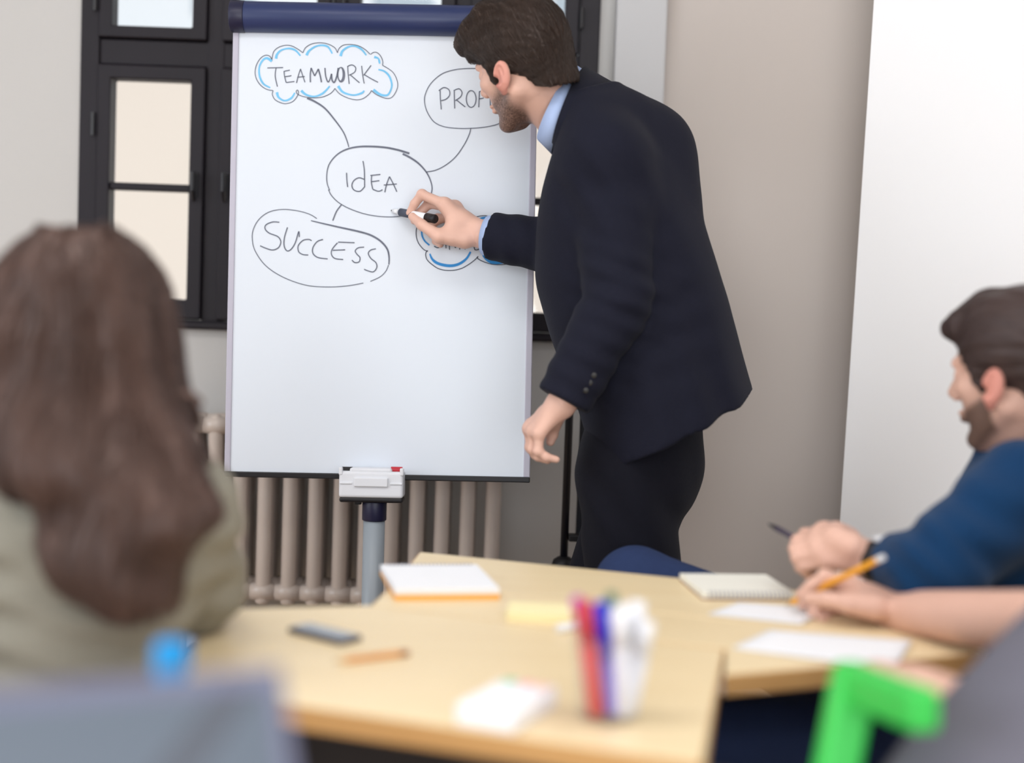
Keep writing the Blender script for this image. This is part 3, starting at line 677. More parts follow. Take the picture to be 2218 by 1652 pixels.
# wooden pencil lying on the front table
def pencil(p0, p1, r, label, mbody, mtip, mend, name='pencil'):
    p0 = np.array(p0); p1 = np.array(p1); d_ = unit(p1 - p0); o = empty(name, label, name)
    MB().tube([p0 + d_ * 0.018, p1 - d_ * 0.012], r, 6).build('shaft', mbody, o)
    MB().tube([p0 + d_ * 0.005, p0 + d_ * 0.018], [r * 0.3, r], 8).build('point', mtip, o)
    MB().tube([p0, p0 + d_ * 0.005], [r * 0.05, r * 0.3], 6).build('lead', M['black_plastic'], o)
    MB().tube([p1 - d_ * 0.0125, p1], r * 0.98, 10).build('end', mend, o)
    return o
M['pencil_wood'] = mat('pencil_wood_brown', srgb(214, 150, 84), 0.5, 0.3, 0.08, 30)
M['pencil_brown'] = mat('pencil_dark_end', srgb(150, 92, 48), 0.5, 0.3, 0.08, 30)
M['pencil_orange'] = mat('pencil_orange_paint', srgb(246, 170, 40), 0.4, 0.4, 0.03)
M['pencil_tip'] = mat('pencil_bare_wood', srgb(224, 186, 136), 0.6, 0.3, 0.06)
pencil(atz(722, 1432, 0.744), atz(884, 1413, 0.744), 0.004, 'light brown wooden pencil on the front table before the phone', M['pencil_wood'], M['pencil_tip'], M['pencil_brown'])
# white card pack with coloured tabs
A, x, y, w, d = rect_from((985, 1550), (1112, 1572), (1046, 1486), 0.75)
cp = empty('card_pack', 'white pack with green and red marks on the front table', 'pack')
slab(A, x, y, w, d, 0.740, 0.764).build('block', M['paper'], cp, bevel=0.004, seg=3)
for k, (f0, f1, cc) in enumerate(((0.12, 0.34, (150, 206, 170)), (0.42, 0.62, (246, 180, 180)), (0.68, 0.92, (250, 205, 190)))):
    slab(A + x * (w * f0) + y * (d * 0.80), x, y, w * (f1 - f0), d * 0.17, 0.7641, 0.7652).build('tab', mat('tab_colour', srgb(*cc), 0.7, 0.2), cp)
# cup of markers
cb = atz(1318, 1562, 0.74); cupc = V3(cb[0], cb[1] + 0.012, 0.74)
cup = tag(MB().lathe([(0.001, 0.0), (0.030, 0.0), (0.0325, 0.004), (0.042, 0.092), (0.0435, 0.094), (0.0435, 0.0955), (0.0405, 0.094), (0.0305, 0.006), (0.001, 0.005)], cupc, 40).build('cup', glass_mat('clear_plastic', (0.97, 0.97, 0.985), rough=0.03), smooth=True), 'clear plastic cup holding marker pens on the front table', 'cup')
def marker(p0, p1, r, label, mbody, mcap, capfrac=0.36, group=None, name='marker_pen'):
    p0 = np.array(p0, float); p1 = np.array(p1, float); d_ = unit(p1 - p0); L = np.linalg.norm(p1 - p0); o = empty(name, label, 'marker', group=group)
    MB().tube([p0, p0 + d_ * 0.002, p1 - d_ * L * capfrac], [r * 0.85, r, r], 16).build('barrel', mbody, o, smooth=True)
    MB().tube([p1 - d_ * L * capfrac, p1 - d_ * 0.002, p1], [r * 1.05, r * 1.05, r * 0.8], 16).build('cap', mcap, o, smooth=True)
    for q in o.children:
        for p in q.data.polygons: p.use_smooth = len(p.vertices) == 4
    return o
mkm = lambda n, c: mat(n, srgb(*c), 0.35, 0.45, 0.02)
RED, BLUE, GREEN, PURP = mkm('marker_red', (214, 58, 66)), mkm('marker_blue', (20, 34, 205)), mkm('marker_green', (30, 110, 90)), mkm('marker_purple', (190, 60, 190))
LILAC = mkm('marker_lilac', (120, 110, 225)); WHT = mkm('marker_white', (240, 241, 246)); RED2 = mkm('marker_dark_red', (190, 48, 64))
gr = 'markers in the clear cup'
def cupmk(pb_, pt_, dyb, dyt, r, label, b, c, fr=0.36):
    B_ = at(pb_[0], pb_[1], cupc[1] + dyb); T_ = at(pt_[0], pt_[1], cupc[1] + dyt); B_[2] = max(B_[2], 0.7475)
    L = np.linalg.norm(T_ - B_); T_ = B_ + (T_ - B_) * (min(L, 0.145) / L); marker(B_, T_, r, label, b, c, fr, gr)
cupmk((1292, 1552), (1264, 1302), -0.014, -0.022, 0.0092, 'thick red marker at the left front of the clear cup', RED, RED2)
cupmk((1300, 1545), (1248, 1292), 0.004, 0.010, 0.0062, 'purple marker behind the red one in the clear cup', PURP, PURP)
cupmk((1326, 1552), (1300, 1304), -0.010, -0.006, 0.0075, 'blue marker in the middle of the clear cup', LILAC, BLUE, 0.5)
cupmk((1330, 1540), (1324, 1284), 0.014, 0.016, 0.0062, 'green-capped marker at the back of the clear cup', WHT, GREEN, 0.16)
cupmk((1350, 1553), (1344, 1312), -0.012, -0.018, 0.0095, 'white marker right of the blue one in the clear cup', WHT, WHT)
cupmk((1345, 1540), (1382, 1302), 0.010, 0.016, 0.0092, 'white marker standing tallest at the right of the clear cup', WHT, WHT)
cupmk((1362, 1548), (1402, 1345), -0.004, -0.008, 0.0088, 'short white marker leaning right out of the clear cup', WHT, WHT)
e = atz(1226, 1362, 0.746); marker(e - V3(0.012, 0.0, 0), e + V3(0.05, 0.05, 0), 0.006, 'white pen lying on the table behind the clear cup', WHT, WHT)
# second notebook and loose sheets
A, x, y, w, d = rect_from((1522, 1292), (1722, 1294), (1476, 1250), 0.745); d = min(d, 0.21)
n2 = empty('spiral_notebook', 'closed notebook with cream cover beside the seated man in blue', 'notebook')
slab(A, x, y, w, d, 0.740, 0.742).build('back_cover', M['pencil_brown'], n2)
slab(A, x, y, w, d, 0.7422, 0.752).build('page_block', mat('paper_cream', srgb(240, 238, 228), 0.85, 0.1, 0.02), n2, bevel=0.0008)
for k in range(20):
    c = A + x * (0.01 + (w - 0.02) * k / 19); c[2] = 0.748
    pts = [c + y * (0.006 * math.cos(a)) + V3(0, 0, 0.006 * math.sin(a)) for a in np.linspace(0, 2 * math.pi, 10)]
    MB().tube(pts, 0.0008, 5).build('wire_loop', M['wire'], n2, smooth=True)
def sheet(name, label, corners, z, curl, th=0.0006, stack=1):
    P = [atz(*c, z) for c in corners]; n = 14; V = []; F = []
    for s in (0, 1):
        for i in range(n + 1):
            for j in range(n + 1):
                a, b = i / n, j / n
                q = (P[0] * (1 - a) + P[1] * a) * (1 - b) + (P[3] * (1 - a) + P[2] * a) * b
                V.append((q[0], q[1], z + curl(a, b) + th * stack * s))
    m_ = (n + 1) ** 2
    for i in range(n):
        for j in range(n):
            a = i * (n + 1) + j; F.append((a, a + 1, a + n + 2, a + n + 1)); F.append((m_ + a, m_ + a + n + 1, m_ + a + n + 2, m_ + a + 1))
    for i in range(n):
        for e in ((i * (n + 1), (i + 1) * (n + 1)), ((i + 1) * (n + 1) + n, i * (n + 1) + n), (i + 1, i), (n * (n + 1) + i, n * (n + 1) + i + 1)):
            F.append((e[0], e[1], m_ + e[1], m_ + e[0]))
    return tag(new_obj(name, V, F, M['paper'], smooth=True), label, 'paper')
sheet('paper_sheet', 'white sheet under the writing hand with the orange pencil', [(1532, 1330), (1735, 1352), (1800, 1318), (1600, 1305)], 0.7415, lambda a, b: 0.0)
sheet('paper_sheet', 'white sheet overhanging the near table edge at right', [(1588, 1404), (1938, 1452), (1975, 1392), (1668, 1366)], 0.7415, lambda a, b: 0.002 * a * a, stack=3)
# laptop
flatz = lambda v: unit(V3(v[0], v[1], 0))
LP0 = at(611, 1440, 1.02); LPx = flatz(at(20, 1489, 0.94) - LP0); LPd = at(700, 1680, 0.985) - LP0
LPd = unit(LPd - LPx * (LPd @ LPx)); LPn = np.cross(LPd, LPx)
if LPn[1] > 0: LPn = -LPn
lid_h = (LP0[2] - 0.752) / -LPd[2]
LR = np.stack([LPx, LPd, np.cross(LPx, LPd)], 1); sg = 1 if (np.cross(LPx, LPd) @ LPn) > 0 else -1
lp = empty('laptop', 'open grey laptop with pale blue screen in the left foreground', 'laptop')
lw = 0.34
M['laptop'] = mat('laptop_grey_metal', srgb(112, 114, 138), 0.5, 0.4, 0.03)
def lbox(lo, hi): return MB().box((lo[0], lo[1], min(lo[2] * sg, hi[2] * sg)), (hi[0], hi[1], max(lo[2] * sg, hi[2] * sg)), LR, LP0)
lid = lbox((0, 0, -0.008), (lw, lid_h, 0.0)).build('lid', M['laptop'], lp, bevel=0.002)
scr = bpy.data.materials.new('laptop_screen_display'); scr.use_nodes = True
_b = scr.node_tree.nodes['Principled BSDF']; _b.inputs['Base Color'].default_value = (0.05, 0.055, 0.065, 1); _b.inputs['Roughness'].default_value = 0.35
_b.inputs['Emission Color'].default_value = (*srgb(120, 138, 158), 1); _b.inputs['Emission Strength'].default_value = 0.85
scr_glare = scr.copy(); scr_glare.name = 'laptop_screen_glare'; scr_glare.node_tree.nodes['Principled BSDF'].inputs['Emission Color'].default_value = (*srgb(92, 100, 116), 1)
sc_ = lbox((0.012, 0.016, 0.0), (lw - 0.012, lid_h - 0.014, 0.0006)).build('display', scr, lid)
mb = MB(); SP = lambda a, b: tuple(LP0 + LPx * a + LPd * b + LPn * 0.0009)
mb.quad(SP(0.020, 0.016), SP(0.052, 0.016), SP(0.215, lid_h - 0.014), SP(0.178, lid_h - 0.014)).build('display_glare', scr_glare, lid)  # diagonal screen reflection painted in as a darker strip
bx0 = LP0 + LPd * lid_h; by_ = unit(V3(LPn[0], LPn[1], 0)); bxx = unit(V3(LPx[0], LPx[1], 0)); Rb = np.stack([bxx, by_, np.cross(bxx, by_)], 1)
hz = np.cross(bxx, by_)[2]
base = MB().box((0, 0.0, min(0, -0.012 * hz)), (lw, 0.22, max(0, -0.012 * hz)), Rb, V3(bx0[0], bx0[1], 0.7525)).build('base', M['laptop'], lp, bevel=0.003)
for r_ in range(5):
    for c_i in range(12):
        MB().box((0.03 + c_i * 0.0235, 0.03 + r_ * 0.020, 0), (0.03 + c_i * 0.0235 + 0.020, 0.03 + r_ * 0.020 + 0.017, 0.0012 * hz), Rb, V3(bx0[0], bx0[1], 0.7526)).build('key', M['black_plastic'], base)
# water bottle with blue cap
bp_ = at(371, 1432, 1.20); bz = bp_[2]
wb = empty('water_bottle', 'clear water bottle with a bright blue cap behind the laptop', 'bottle')
hz_ = at(371, 1392, 1.20)[2] - 0.74
MB().lathe([(0.002, 0), (0.031, 0), (0.033, 0.005), (0.033, hz_ * 0.52), (0.028, hz_ * 0.64), (0.014, hz_ * 0.78), (0.0128, hz_ * 0.83), (0.0128, hz_ * 0.99)], (bp_[0], bp_[1], 0.7405), 28).build('bottle_body', glass_mat('bottle_clear', (0.9, 0.95, 1.0)), wb, smooth=True)
MB().lathe([(0.0146, hz_ - 0.034), (0.0150, hz_ - 0.031), (0.0150, hz_ - 0.004), (0.0125, hz_), (0.001, hz_ + 0.0005)], (bp_[0], bp_[1], 0.7405), 28).build('bottle_cap', mat('cap_bright_blue', srgb(0, 158, 236), 0.4, 0.4, 0.02), wb, smooth=True)
# ------------------------------------------------------------------ people: shared anatomy
def rcf(a, b, ra, rb, n=None, flat=1.0):
    fn, lo, hi = rc(a, b, ra, rb, n, flat); b_ = np.array(b, float); d_ = unit(b_ - np.array(a, float))
    return (lambda X, Y, Z: np.maximum(fn(X, Y, Z), (X - b_[0]) * d_[0] + (Y - b_[1]) * d_[1] + (Z - b_[2]) * d_[2])), lo, hi
def vsample(vol, P):
    q = np.clip((P - vol.lo) / vol.h, 0, np.array(vol.n) - 1.001); i = q.astype(int); f = q - i; out = 0
    for a in (0, 1):
        for b in (0, 1):
            for c in (0, 1):
                w = (f[:, 0] if a else 1 - f[:, 0]) * (f[:, 1] if b else 1 - f[:, 1]) * (f[:, 2] if c else 1 - f[:, 2])
                out = out + w * vol.d[i[:, 0] + a, i[:, 1] + b, i[:, 2] + c]
    return out
def vgrad(vol, P):
    e = vol.h * 1.5; g = np.stack([vsample(vol, P + d) - vsample(vol, P - d) for d in np.eye(3) * e], 1)
    return g / (np.linalg.norm(g, axis=1, keepdims=True) + 1e-9)
def sstep(a, b, x): t = np.clip((x - a) / (b - a), 0, 1); return t * t * (3 - 2 * t)
def head_R(alpha, beta, roll=0.0):
    a, b = math.radians(alpha), math.radians(beta)
    F0 = V3(-math.cos(a), math.sin(a), 0); L = V3(-math.sin(a), -math.cos(a), 0); U0 = V3(0, 0, 1)
    F = F0 * math.cos(b) - U0 * math.sin(b); U = U0 * math.cos(b) + F0 * math.sin(b)
    r = math.radians(roll); L2 = L * math.cos(r) + U * math.sin(r); U2 = U * math.cos(r) - L * math.sin(r)
    return np.stack([F, L2, U2], 1)
def head_prims(o, R, neck, rn=0.058, s=1.0, ears=(1, -1)):
    H = lambda x, y, z: o + R @ (V3(x, y, z) * s)
    E = lambda c, r, Q=None: ell(H(*c), V3(*r) * s, R if Q is None else R @ Q)
    C = lambda a, b, ra, rb: rc(H(*a), H(*b), ra * s, rb * s)
    P = [('u', E((-0.012, 0, 0.035), (0.098, 0.077, 0.088)), 0.0), ('u', E((0.036, 0, 0.032), (0.060, 0.062, 0.062)), 0.012),
         ('u', E((0.042, 0, -0.040), (0.053, 0.054, 0.076)), 0.016), ('u', E((0.076, 0, -0.111), (0.020, 0.024, 0.018)), 0.014)]
    for q in (1, -1):
        P += [('u', C((-0.012, 0.052 * q, -0.050), (0.060, 0.021 * q, -0.110), 0.021, 0.017), 0.018), ('u', E((0.062, 0.041 * q, -0.022), (0.026, 0.020, 0.021)), 0.014)]
    P += [('u', C((0.091, -0.030, 0.016), (0.091, 0.030, 0.016), 0.011, 0.011), 0.010), ('u', C((0.098, 0, 0.010), (0.122, 0, -0.034), 0.007, 0.0115), 0.009)]
    for q in (1, -1):
        P += [('u', E((0.108, 0.012 * q, -0.040), (0.010, 0.009, 0.008)), 0.006), ('s', E((0.106, 0.032 * q, -0.004), (0.017, 0.017, 0.011)), 0.010), ('u', E((0.083, 0.032 * q, -0.004), (0.0125, 0.0125, 0.0125)), 0.004)]
    P += [('u', E((0.095, 0, -0.067), (0.014, 0.024, 0.0065)), 0.006), ('u', E((0.093, 0, -0.078), (0.014, 0.021, 0.0075)), 0.006), ('s', C((0.112, -0.02, -0.072), (0.112, 0.02, -0.072), 0.0035, 0.0035), 0.004)]
    P += [('u', rc(H(-0.022, 0, -0.045), neck, 0.052 * s, rn), 0.020)]
    for q in ears:
        t = math.radians(22) * q; Qz = np.array([[math.cos(t), -math.sin(t), 0], [math.sin(t), math.cos(t), 0], [0, 0, 1]])
        p = math.radians(-12); Qy = np.array([[math.cos(p), 0, math.sin(p)], [0, 1, 0], [-math.sin(p), 0, math.cos(p)]]); Q = Qz @ Qy
        P += [('u', E((-0.012, 0.083 * q, -0.018), (0.0185, 0.0085, 0.031), Q), 0.004), ('u', E((-0.004, 0.079 * q, -0.046), (0.009, 0.006, 0.011)), 0.005),
              ('s', E((-0.011, 0.0935 * q, -0.014), (0.0120, 0.0105, 0.0215), Q), 0.002), ('u', C((-0.012, 0.083 * q, -0.006), (-0.016, 0.086 * q, -0.032), 0.0035, 0.003), 0.004), ('s', E((0.000, 0.090 * q, -0.024), (0.007, 0.007, 0.009)), 0.003)]
    return P
def run(vol, P):
    for op, p, k in P: vol.add(p, k, op)
    return vol
def build_vol(P, h, pad=0.012):
    lo = np.min([p[1][1] for p in P if p[0] == 'u'], 0) - pad; hi = np.max([p[1][2] for p in P if p[0] == 'u'], 0) + pad
    return run(Vol(lo, hi, h), P)
def hand_prims(fore, wrist, mcps, fingers, thumb, rf=(0.036, 0.027), nrm=None, s=1.0):
    fore, wrist = np.array(fore), np.array(wrist); P = [('u', rc(fore, wrist, rf[0], rf[1], nrm, 0.78 if nrm is not None else 1.0), 0.0)]
    for i, m_ in enumerate(mcps):
        P.append(('u', rc(wrist + (np.array(m_) - wrist) * 0.12, m_, 0.0185 * s, 0.0128 * s), 0.014 * s))
    for a, b in zip(mcps[:-1], mcps[1:]): P.append(('u', rc(a, b, 0.0115 * s, 0.0115 * s), 0.008 * s))
    rr = (0.0098, 0.0102, 0.0098, 0.0086)
    for i, (m_, fg) in enumerate(zip(mcps, fingers)):
        c = [m_] + list(fg); rad_ = [rr[i] * 1.16 * s, rr[i] * 1.04 * s, rr[i] * 0.92 * s, rr[i] * 0.78 * s]
        for k in range(len(c) - 1): P.append(('u', rc(c[k], c[k + 1], rad_[k], rad_[k + 1]), 0.0045 * s))
        P.append(('u', ell(c[1], [rad_[1] * 1.1] * 3), 0.003 * s))
    P += [('u', rc(thumb[0], mcps[0], 0.017 * s, 0.0115 * s), 0.014 * s), ('u', rc(thumb[1], (np.array(mcps[0]) + wrist) / 2, 0.0115 * s, 0.015 * s), 0.014 * s), ('u', rc((np.array(thumb[0]) + thumb[1]) / 2, mcps[1], 0.012 * s, 0.012 * s), 0.014 * s)]
    tr = (0.0185, 0.0140, 0.0112, 0.0088)
    for k in range(len(thumb) - 1): P.append(('u', rc(thumb[k], thumb[k + 1], tr[k] * s, tr[k + 1] * s), 0.010 * s if k == 0 else 0.005 * s))
    return P
def strands(name, vol, roots, flow, m, parent, n_seg=4, step=0.012, r=0.0011, lift=(0.0005, 0.003), seed=1, bend=0.25):
    rng = np.random.default_rng(seed); P = roots.copy(); k = len(P); N = vgrad(vol, P); path = [P + N * 0.0004]
    jit = rng.normal(0, bend, (k, 3)); lf = rng.uniform(lift[0], lift[1], k)
    for s in range(n_seg):
        d_ = flow(P) + jit; N = vgrad(vol, P); d_ = d_ - N * np.sum(d_ * N, 1, keepdims=True); d_ /= np.linalg.norm(d_, axis=1, keepdims=True) + 1e-9
        P = P + d_ * step; dist = vsample(vol, P); N = vgrad(vol, P); tgt = lf * math.sin(math.pi * (s + 1) / (n_seg + 0.6))
        P = P + N * np.clip(tgt - dist, -0.01, 0.01)[:, None]; path.append(P.copy())
    path = np.stack(path, 1); T = np.gradient(path, axis=1); T /= np.linalg.norm(T, axis=2, keepdims=True) + 1e-9
    A = np.cross(T, vgrad(vol, path.reshape(-1, 3)).reshape(path.shape)); A /= np.linalg.norm(A, axis=2, keepdims=True) + 1e-9; B = np.cross(T, A)
    prof = np.linspace(1, 0.25, n_seg + 1); prof[0] = 0.5; rr = r * rng.uniform(0.6, 1.3, k)[:, None] * prof[None, :]
    V = np.stack([path + A * rr[..., None], path - A * rr[..., None], path + B * rr[..., None] * 0.8], 2)   # k, seg+1, 3, 3
    idx = np.arange(k * (n_seg + 1) * 3).reshape(k, n_seg + 1, 3); F = []
    for j in range(3):
        j2 = (j + 1) % 3; F.append(np.stack([idx[:, :-1, j], idx[:, :-1, j2], idx[:, 1:, j2], idx[:, 1:, j]], -1).reshape(-1, 4))
    o = new_obj(name, V.reshape(-1, 3), np.concatenate(F), m, parent, smooth=True); o['kind'] = 'stuff'; return o
def surf_obj(name, vol, m, parent, it=2, attrs=None):
    v, f = vol.mesh(); v = relax(v, f, it); a = attrs(v) if attrs else None
    return new_obj(name, v, f, m, parent, smooth=True, attrs=a)
def band(name, top, low, m, parent, gap=0.35, th=0.003, n=40, start=0.0):
    """collar band: top / low = (centre, Ea, Eb) ellipses; the gap lies at -Ea"""
    mb = MB()
    for s in (0, 1):
        for k in range(n + 1):
            a = -math.pi + gap + (2 * math.pi - 2 * gap) * k / n
            for C_, Ea, Eb in (low, top):
                p = C_ + Ea * math.cos(a) + Eb * math.sin(a); q = unit(p - C_); mb.v.append(tuple(p + q * th * s))
    w = 2 * (n + 1)
    for k in range(n):
        a = 2 * k; mb.f.append((a, a + 1, a + 3, a + 2)); mb.f.append((w + a, w + a + 2, w + a + 3, w + a + 1)); mb.f.append((a + 1, w + a + 1, w + a + 3, a + 3)); mb.f.append((a, a + 2, w + a + 2, w + a))
    mb.f += [(0, w, w + 1, 1), (2 * n, 2 * n + 1, w + 2 * n + 1, w + 2 * n)]
    return mb.build(name, m, parent, smooth=True)
def shoe(parent, ankle, fwd, m):
    f_ = unit(V3(fwd[0], fwd[1], 0)); a = V3(ankle[0], ankle[1], 0)
    P = [('u', rc(a - f_ * 0.05 + V3(0, 0, 0.045), a + f_ * 0.17 + V3(0, 0, 0.035), 0.042, 0.034), 0.0), ('u', rc(a + V3(0, 0, 0.05), a + V3(0, 0, 0.11), 0.044, 0.046), 0.02)]
    v = build_vol(P, 0.006); v.cut(V3(0, 0, 0.001), V3(0, 0, -1)); return surf_obj('shoe', v, m, parent)
M['suit'] = mat('suit_dark_navy_wool', srgb(25, 26, 39), 0.85, 0.15, 0.10, 120, 0.12, 380, sheen=0.02)
M['trouser'] = mat('trousers_dark_navy_wool', srgb(20, 20, 29), 0.85, 0.15, 0.10, 120, 0.12, 380, sheen=0.02)
M['shirt'] = mat('shirt_pale_blue_cotton', srgb(168, 186, 222), 0.8, 0.2, 0.04, 60, 0.06, 300)
M['skin'] = mat('skin_light', srgb(222, 178, 160), 0.5, 0.4, 0.06, 22, 0.05, 160, mask='beard', maskcol=srgb(66, 48, 40), mask2col=srgb(206, 112, 100))
M['hair'] = mat('hair_dark_brown', srgb(58, 44, 37), 0.5, 0.35, 0.45, 18, 0.25, 120, stretch=(1, 1, 0.4))
M['shoe'] = mat('shoe_black_leather', srgb(20, 18, 18), 0.35, 0.5)

# ------------------------------------------------------------------ presenter in the dark suit
man = empty('person', 'man in dark suit bending to write on the flip chart with a marker', 'person')
AL = math.radians(25); F_ = V3(-math.cos(AL), math.sin(AL), 0); L_ = V3(-math.sin(AL), -math.cos(AL), 0)
SL = at(1312, 338, 2.72); SR = SL - L_ * 0.315 + V3(0, 0, 0.01)
EL, WL = at(1338, 650, 2.69), at(1218, 872, 2.66)
NB = at(1216, 240, 2.87); HC = at(1400, 985, 2.87); HL, HR = HC + L_ * 0.078, HC - L_ * 0.078
HL, HR = HL - V3(0.015, 0, 0), HR - V3(0.015, 0, 0); KL, KR = V3(HL[0] + 0.048, HL[1] + 0.02, 0.49), V3(HR[0] - 0.10, HR[1] + 0.03, 0.49)
AL_, AR_ = V3(KL[0] + 0.05, KL[1], 0.08), V3(KR[0] + 0.02, KR[1] + 0.01, 0.08)
HS = 0.96; hR = head_R(45, 8, -15); ear = V3(-0.010, 0.085, -0.018) * HS; ho = at(1084, 165, 2.775) - hR @ ear
yb = lambda px, py: (BC + BX * buv(px, py)[0] + BYv * buv(px, py)[1])[1]
Yb = yb(848, 456)
W_R, E_R = at(1042, 508, Yb - 0.085), at(1318, 552, 2.90)
hp = head_prims(ho, hR, NB, 0.060, HS)
hv = build_vol(hp, 0.0021)
hvv, hvf = hv.mesh(); hvv = relax(hvv, hvf, 1, 0.5)
# writing hand (right): index, middle, ring, little
J = lambda px, py, dy: at(px, py, Yb - dy)
mc = [J(963, 443, 0.078), J(985, 450, 0.058), J(998, 466, 0.042), J(1004, 488, 0.032)]
fg = [[J(914, 421, 0.060), J(898, 441, 0.052), J(887, 461, 0.045)], [J(930, 440, 0.036), J(908, 462, 0.034), J(897, 478, 0.036)],
      [J(948, 474, 0.022), J(928, 494, 0.026), J(934, 508, 0.036)], [J(958, 508, 0.017), J(944, 522, 0.024), J(954, 530, 0.036)]]
th = [J(1006, 518, 0.090), J(952, 512, 0.100), J(914, 487, 0.084), J(893, 469, 0.060)]
rp = hand_prims(E_R * 0.35 + W_R * 0.65, W_R, mc, fg, th, (0.036, 0.029), V3(0, 1, 0.2))
rv = build_vol(rp, 0.0022).mesh()
# hanging hand (left), little finger towards the viewer
Yl = 2.645; G = lambda px, py, dy: at(px, py, Yl + dy)
mc = [G(1153, 922, 0.066), G(1150, 928, 0.044), G(1156, 934, 0.020), G(1168, 938, 0.0)]
fg = [[G(1150, 966, 0.066), G(1166, 984, 0.066), G(1184, 990, 0.064)], [G(1150, 968, 0.044), G(1160, 984, 0.044), G(1178, 994, 0.042)],
      [G(1154, 972, 0.020), G(1166, 988, 0.020), G(1186, 996, 0.018)], [G(1166, 977, -0.002), G(1184, 990, -0.002), G(1205, 995, 0.0)]]
th = [G(1204, 895, 0.040), G(1198, 920, 0.066), G(1196, 940, 0.074), G(1192, 956, 0.074)]
lpm = hand_prims(EL * 0.4 + WL * 0.6, WL, mc, fg, th, (0.037, 0.029), V3(0, 1, 0))
lv = build_vol(lpm, 0.0022).mesh()
# rest of the body under the clothes
CH = (SL + SR) / 2
bp = [('u', rc(HC, HC + (CH - HC) * 0.45, 0.125, 0.115, F_, 0.8), 0), ('u', rc(HC + (CH - HC) * 0.45, HC + (CH - HC) * 0.86, 0.11, 0.10, F_, 0.75), 0.05), ('u', rc(SL, SR, 0.05, 0.05), 0.05), ('u', rc(CH, NB, 0.07, 0.056), 0.05),
      ('u', rc(SL, EL, 0.047, 0.038), 0.03), ('u', rc(EL, WL, 0.036, 0.027), 0.02), ('u', rc(SR, E_R, 0.047, 0.038), 0.03), ('u', rc(E_R, W_R, 0.036, 0.027), 0.02)]
for h_, k_, a_ in ((HL, KL, AL_), (HR, KR, AR_)): bp += [('u', rc(h_, k_, 0.085, 0.052), 0.04), ('u', rc(k_, a_, 0.052, 0.036), 0.02), ('u', rc(a_ - V3(0, 0, 0.03), a_ + F_ * 0.14 - V3(0, 0, 0.045), 0.032, 0.025), 0.02)]
bv = build_vol(bp, 0.011).mesh()
V_, Fc = join([(hvv, hvf), rv, lv, bv])
loc = (V_ - ho) @ hR / HS
x, y, z = loc[:, 0], np.abs(loc[:, 1]), loc[:, 2]
near = (np.linalg.norm(loc, axis=1) < 0.21)
beard = sstep(0.012, -0.022, z + 0.026 + 0.55 * (x - 0.02)) * sstep(-0.016, 0.006, z + 0.102 + 0.70 * x) * sstep(-0.020, 0.014, x)
beard = beard * (1 - sstep(0.075, 0.095, x) * (1 - sstep(0.018, 0.03, y)) * sstep(-0.086, -0.080, z) * (1 - sstep(-0.066, -0.060, z)))
rngb = np.random.default_rng(3); beard *= near * np.clip(rngb.normal(0.80, 0.10, len(V_)), 0.3, 1)
red = np.clip(sstep(0.074, 0.082, y) * (np.abs(x + 0.01) < 0.035) * (np.abs(z + 0.02) < 0.05) * 0.5 + (sstep(0.09, 0.1, x) * (y < 0.022) * (np.abs(z + 0.072) < 0.012)) * 0.25, 0, 1) * near
body = new_obj('body', V_, Fc, M['skin'], man, smooth=True, attrs={'beard': beard, 'beard2': red})
# hair
Hh = lambda *a: ho + hR @ (V3(*a) * HS)
hairP = [('u', ell(Hh(-0.014, 0, 0.046), V3(0.106, 0.086, 0.094) * HS, hR), 0), ('u', rc(Hh(0.06, 0.045, 0.06), Hh(0.085, 0.035, 0.045), 0.028, 0.018), 0.02), ('u', rc(Hh(-0.07, 0, -0.005), Hh(-0.080, 0, -0.045), 0.062, 0.055, hR[:, 0], 0.6), 0.03)]
for q in (1, -1): hairP += [('s', ell(Hh(-0.008, 0.096 * q, -0.026), V3(0.025, 0.032, 0.038) * HS, hR), 0.006), ('u', rc(Hh(0.026, 0.064 * q, 0.01), Hh(0.022, 0.065 * q, -0.030), 0.014, 0.008), 0.008)]
hav = build_vol(hairP, 0.003, 0.06)
hav.cut(Hh(0.0, 0, -0.036), hR @ V3(0.26, 0, -0.965)); hav.cut(Hh(0.098, 0, 0.030), hR @ V3(0.62, 0, -0.78))
for a_, b_, r1, r2, k_ in (((0.045, 0.02, 0.105), (0.098, 0.01, 0.090), 0.036, 0.028, 0.03), ((0.045, -0.03, 0.10), (0.09, -0.03, 0.086), 0.034, 0.025, 0.03), ((0.092, 0.035, 0.086), (0.122, 0.03, 0.074), 0.025, 0.019, 0.02), ((0.118, 0.03, 0.078), (0.128, 0.03, 0.058), 0.017, 0.010, 0.012), ((0.088, 0.045, 0.062), (0.100, 0.04, 0.038), 0.018, 0.009, 0.012)):
    hav.add(rc(Hh(*a_), Hh(*b_), r1, r2), k_)
def hair_grain(vol, o, R, amp, f1, f2):
    def fn(X, Y, Z):
        dx, dy, dz = X - o[0], Y - o[1], Z - o[2]; a = dx * R[0, 0] + dy * R[1, 0] + dz * R[2, 0]; b = dx * R[0, 1] + dy * R[1, 1] + dz * R[2, 1]; c = dx * R[0, 2] + dy * R[1, 2] + dz * R[2, 2]
        ph = np.arctan2(b, c - 0.0)
        return amp * (np.sin(f1 * ph + 9 * a / 0.1 * 0.35 + 2.0 * np.sin(30 * a + 3 * ph)) + 0.6 * np.sin(f2 * ph - 25 * a + 1.5 * np.sin(47 * a)))
    vol.warp(fn)
hair_grain(hav, ho, hR, 0.0009, 26, 47)
hair = surf_obj('hair', hav, M['hair'], man, 1)
hv_, _ = hav.mesh(); rng = np.random.default_rng(4)
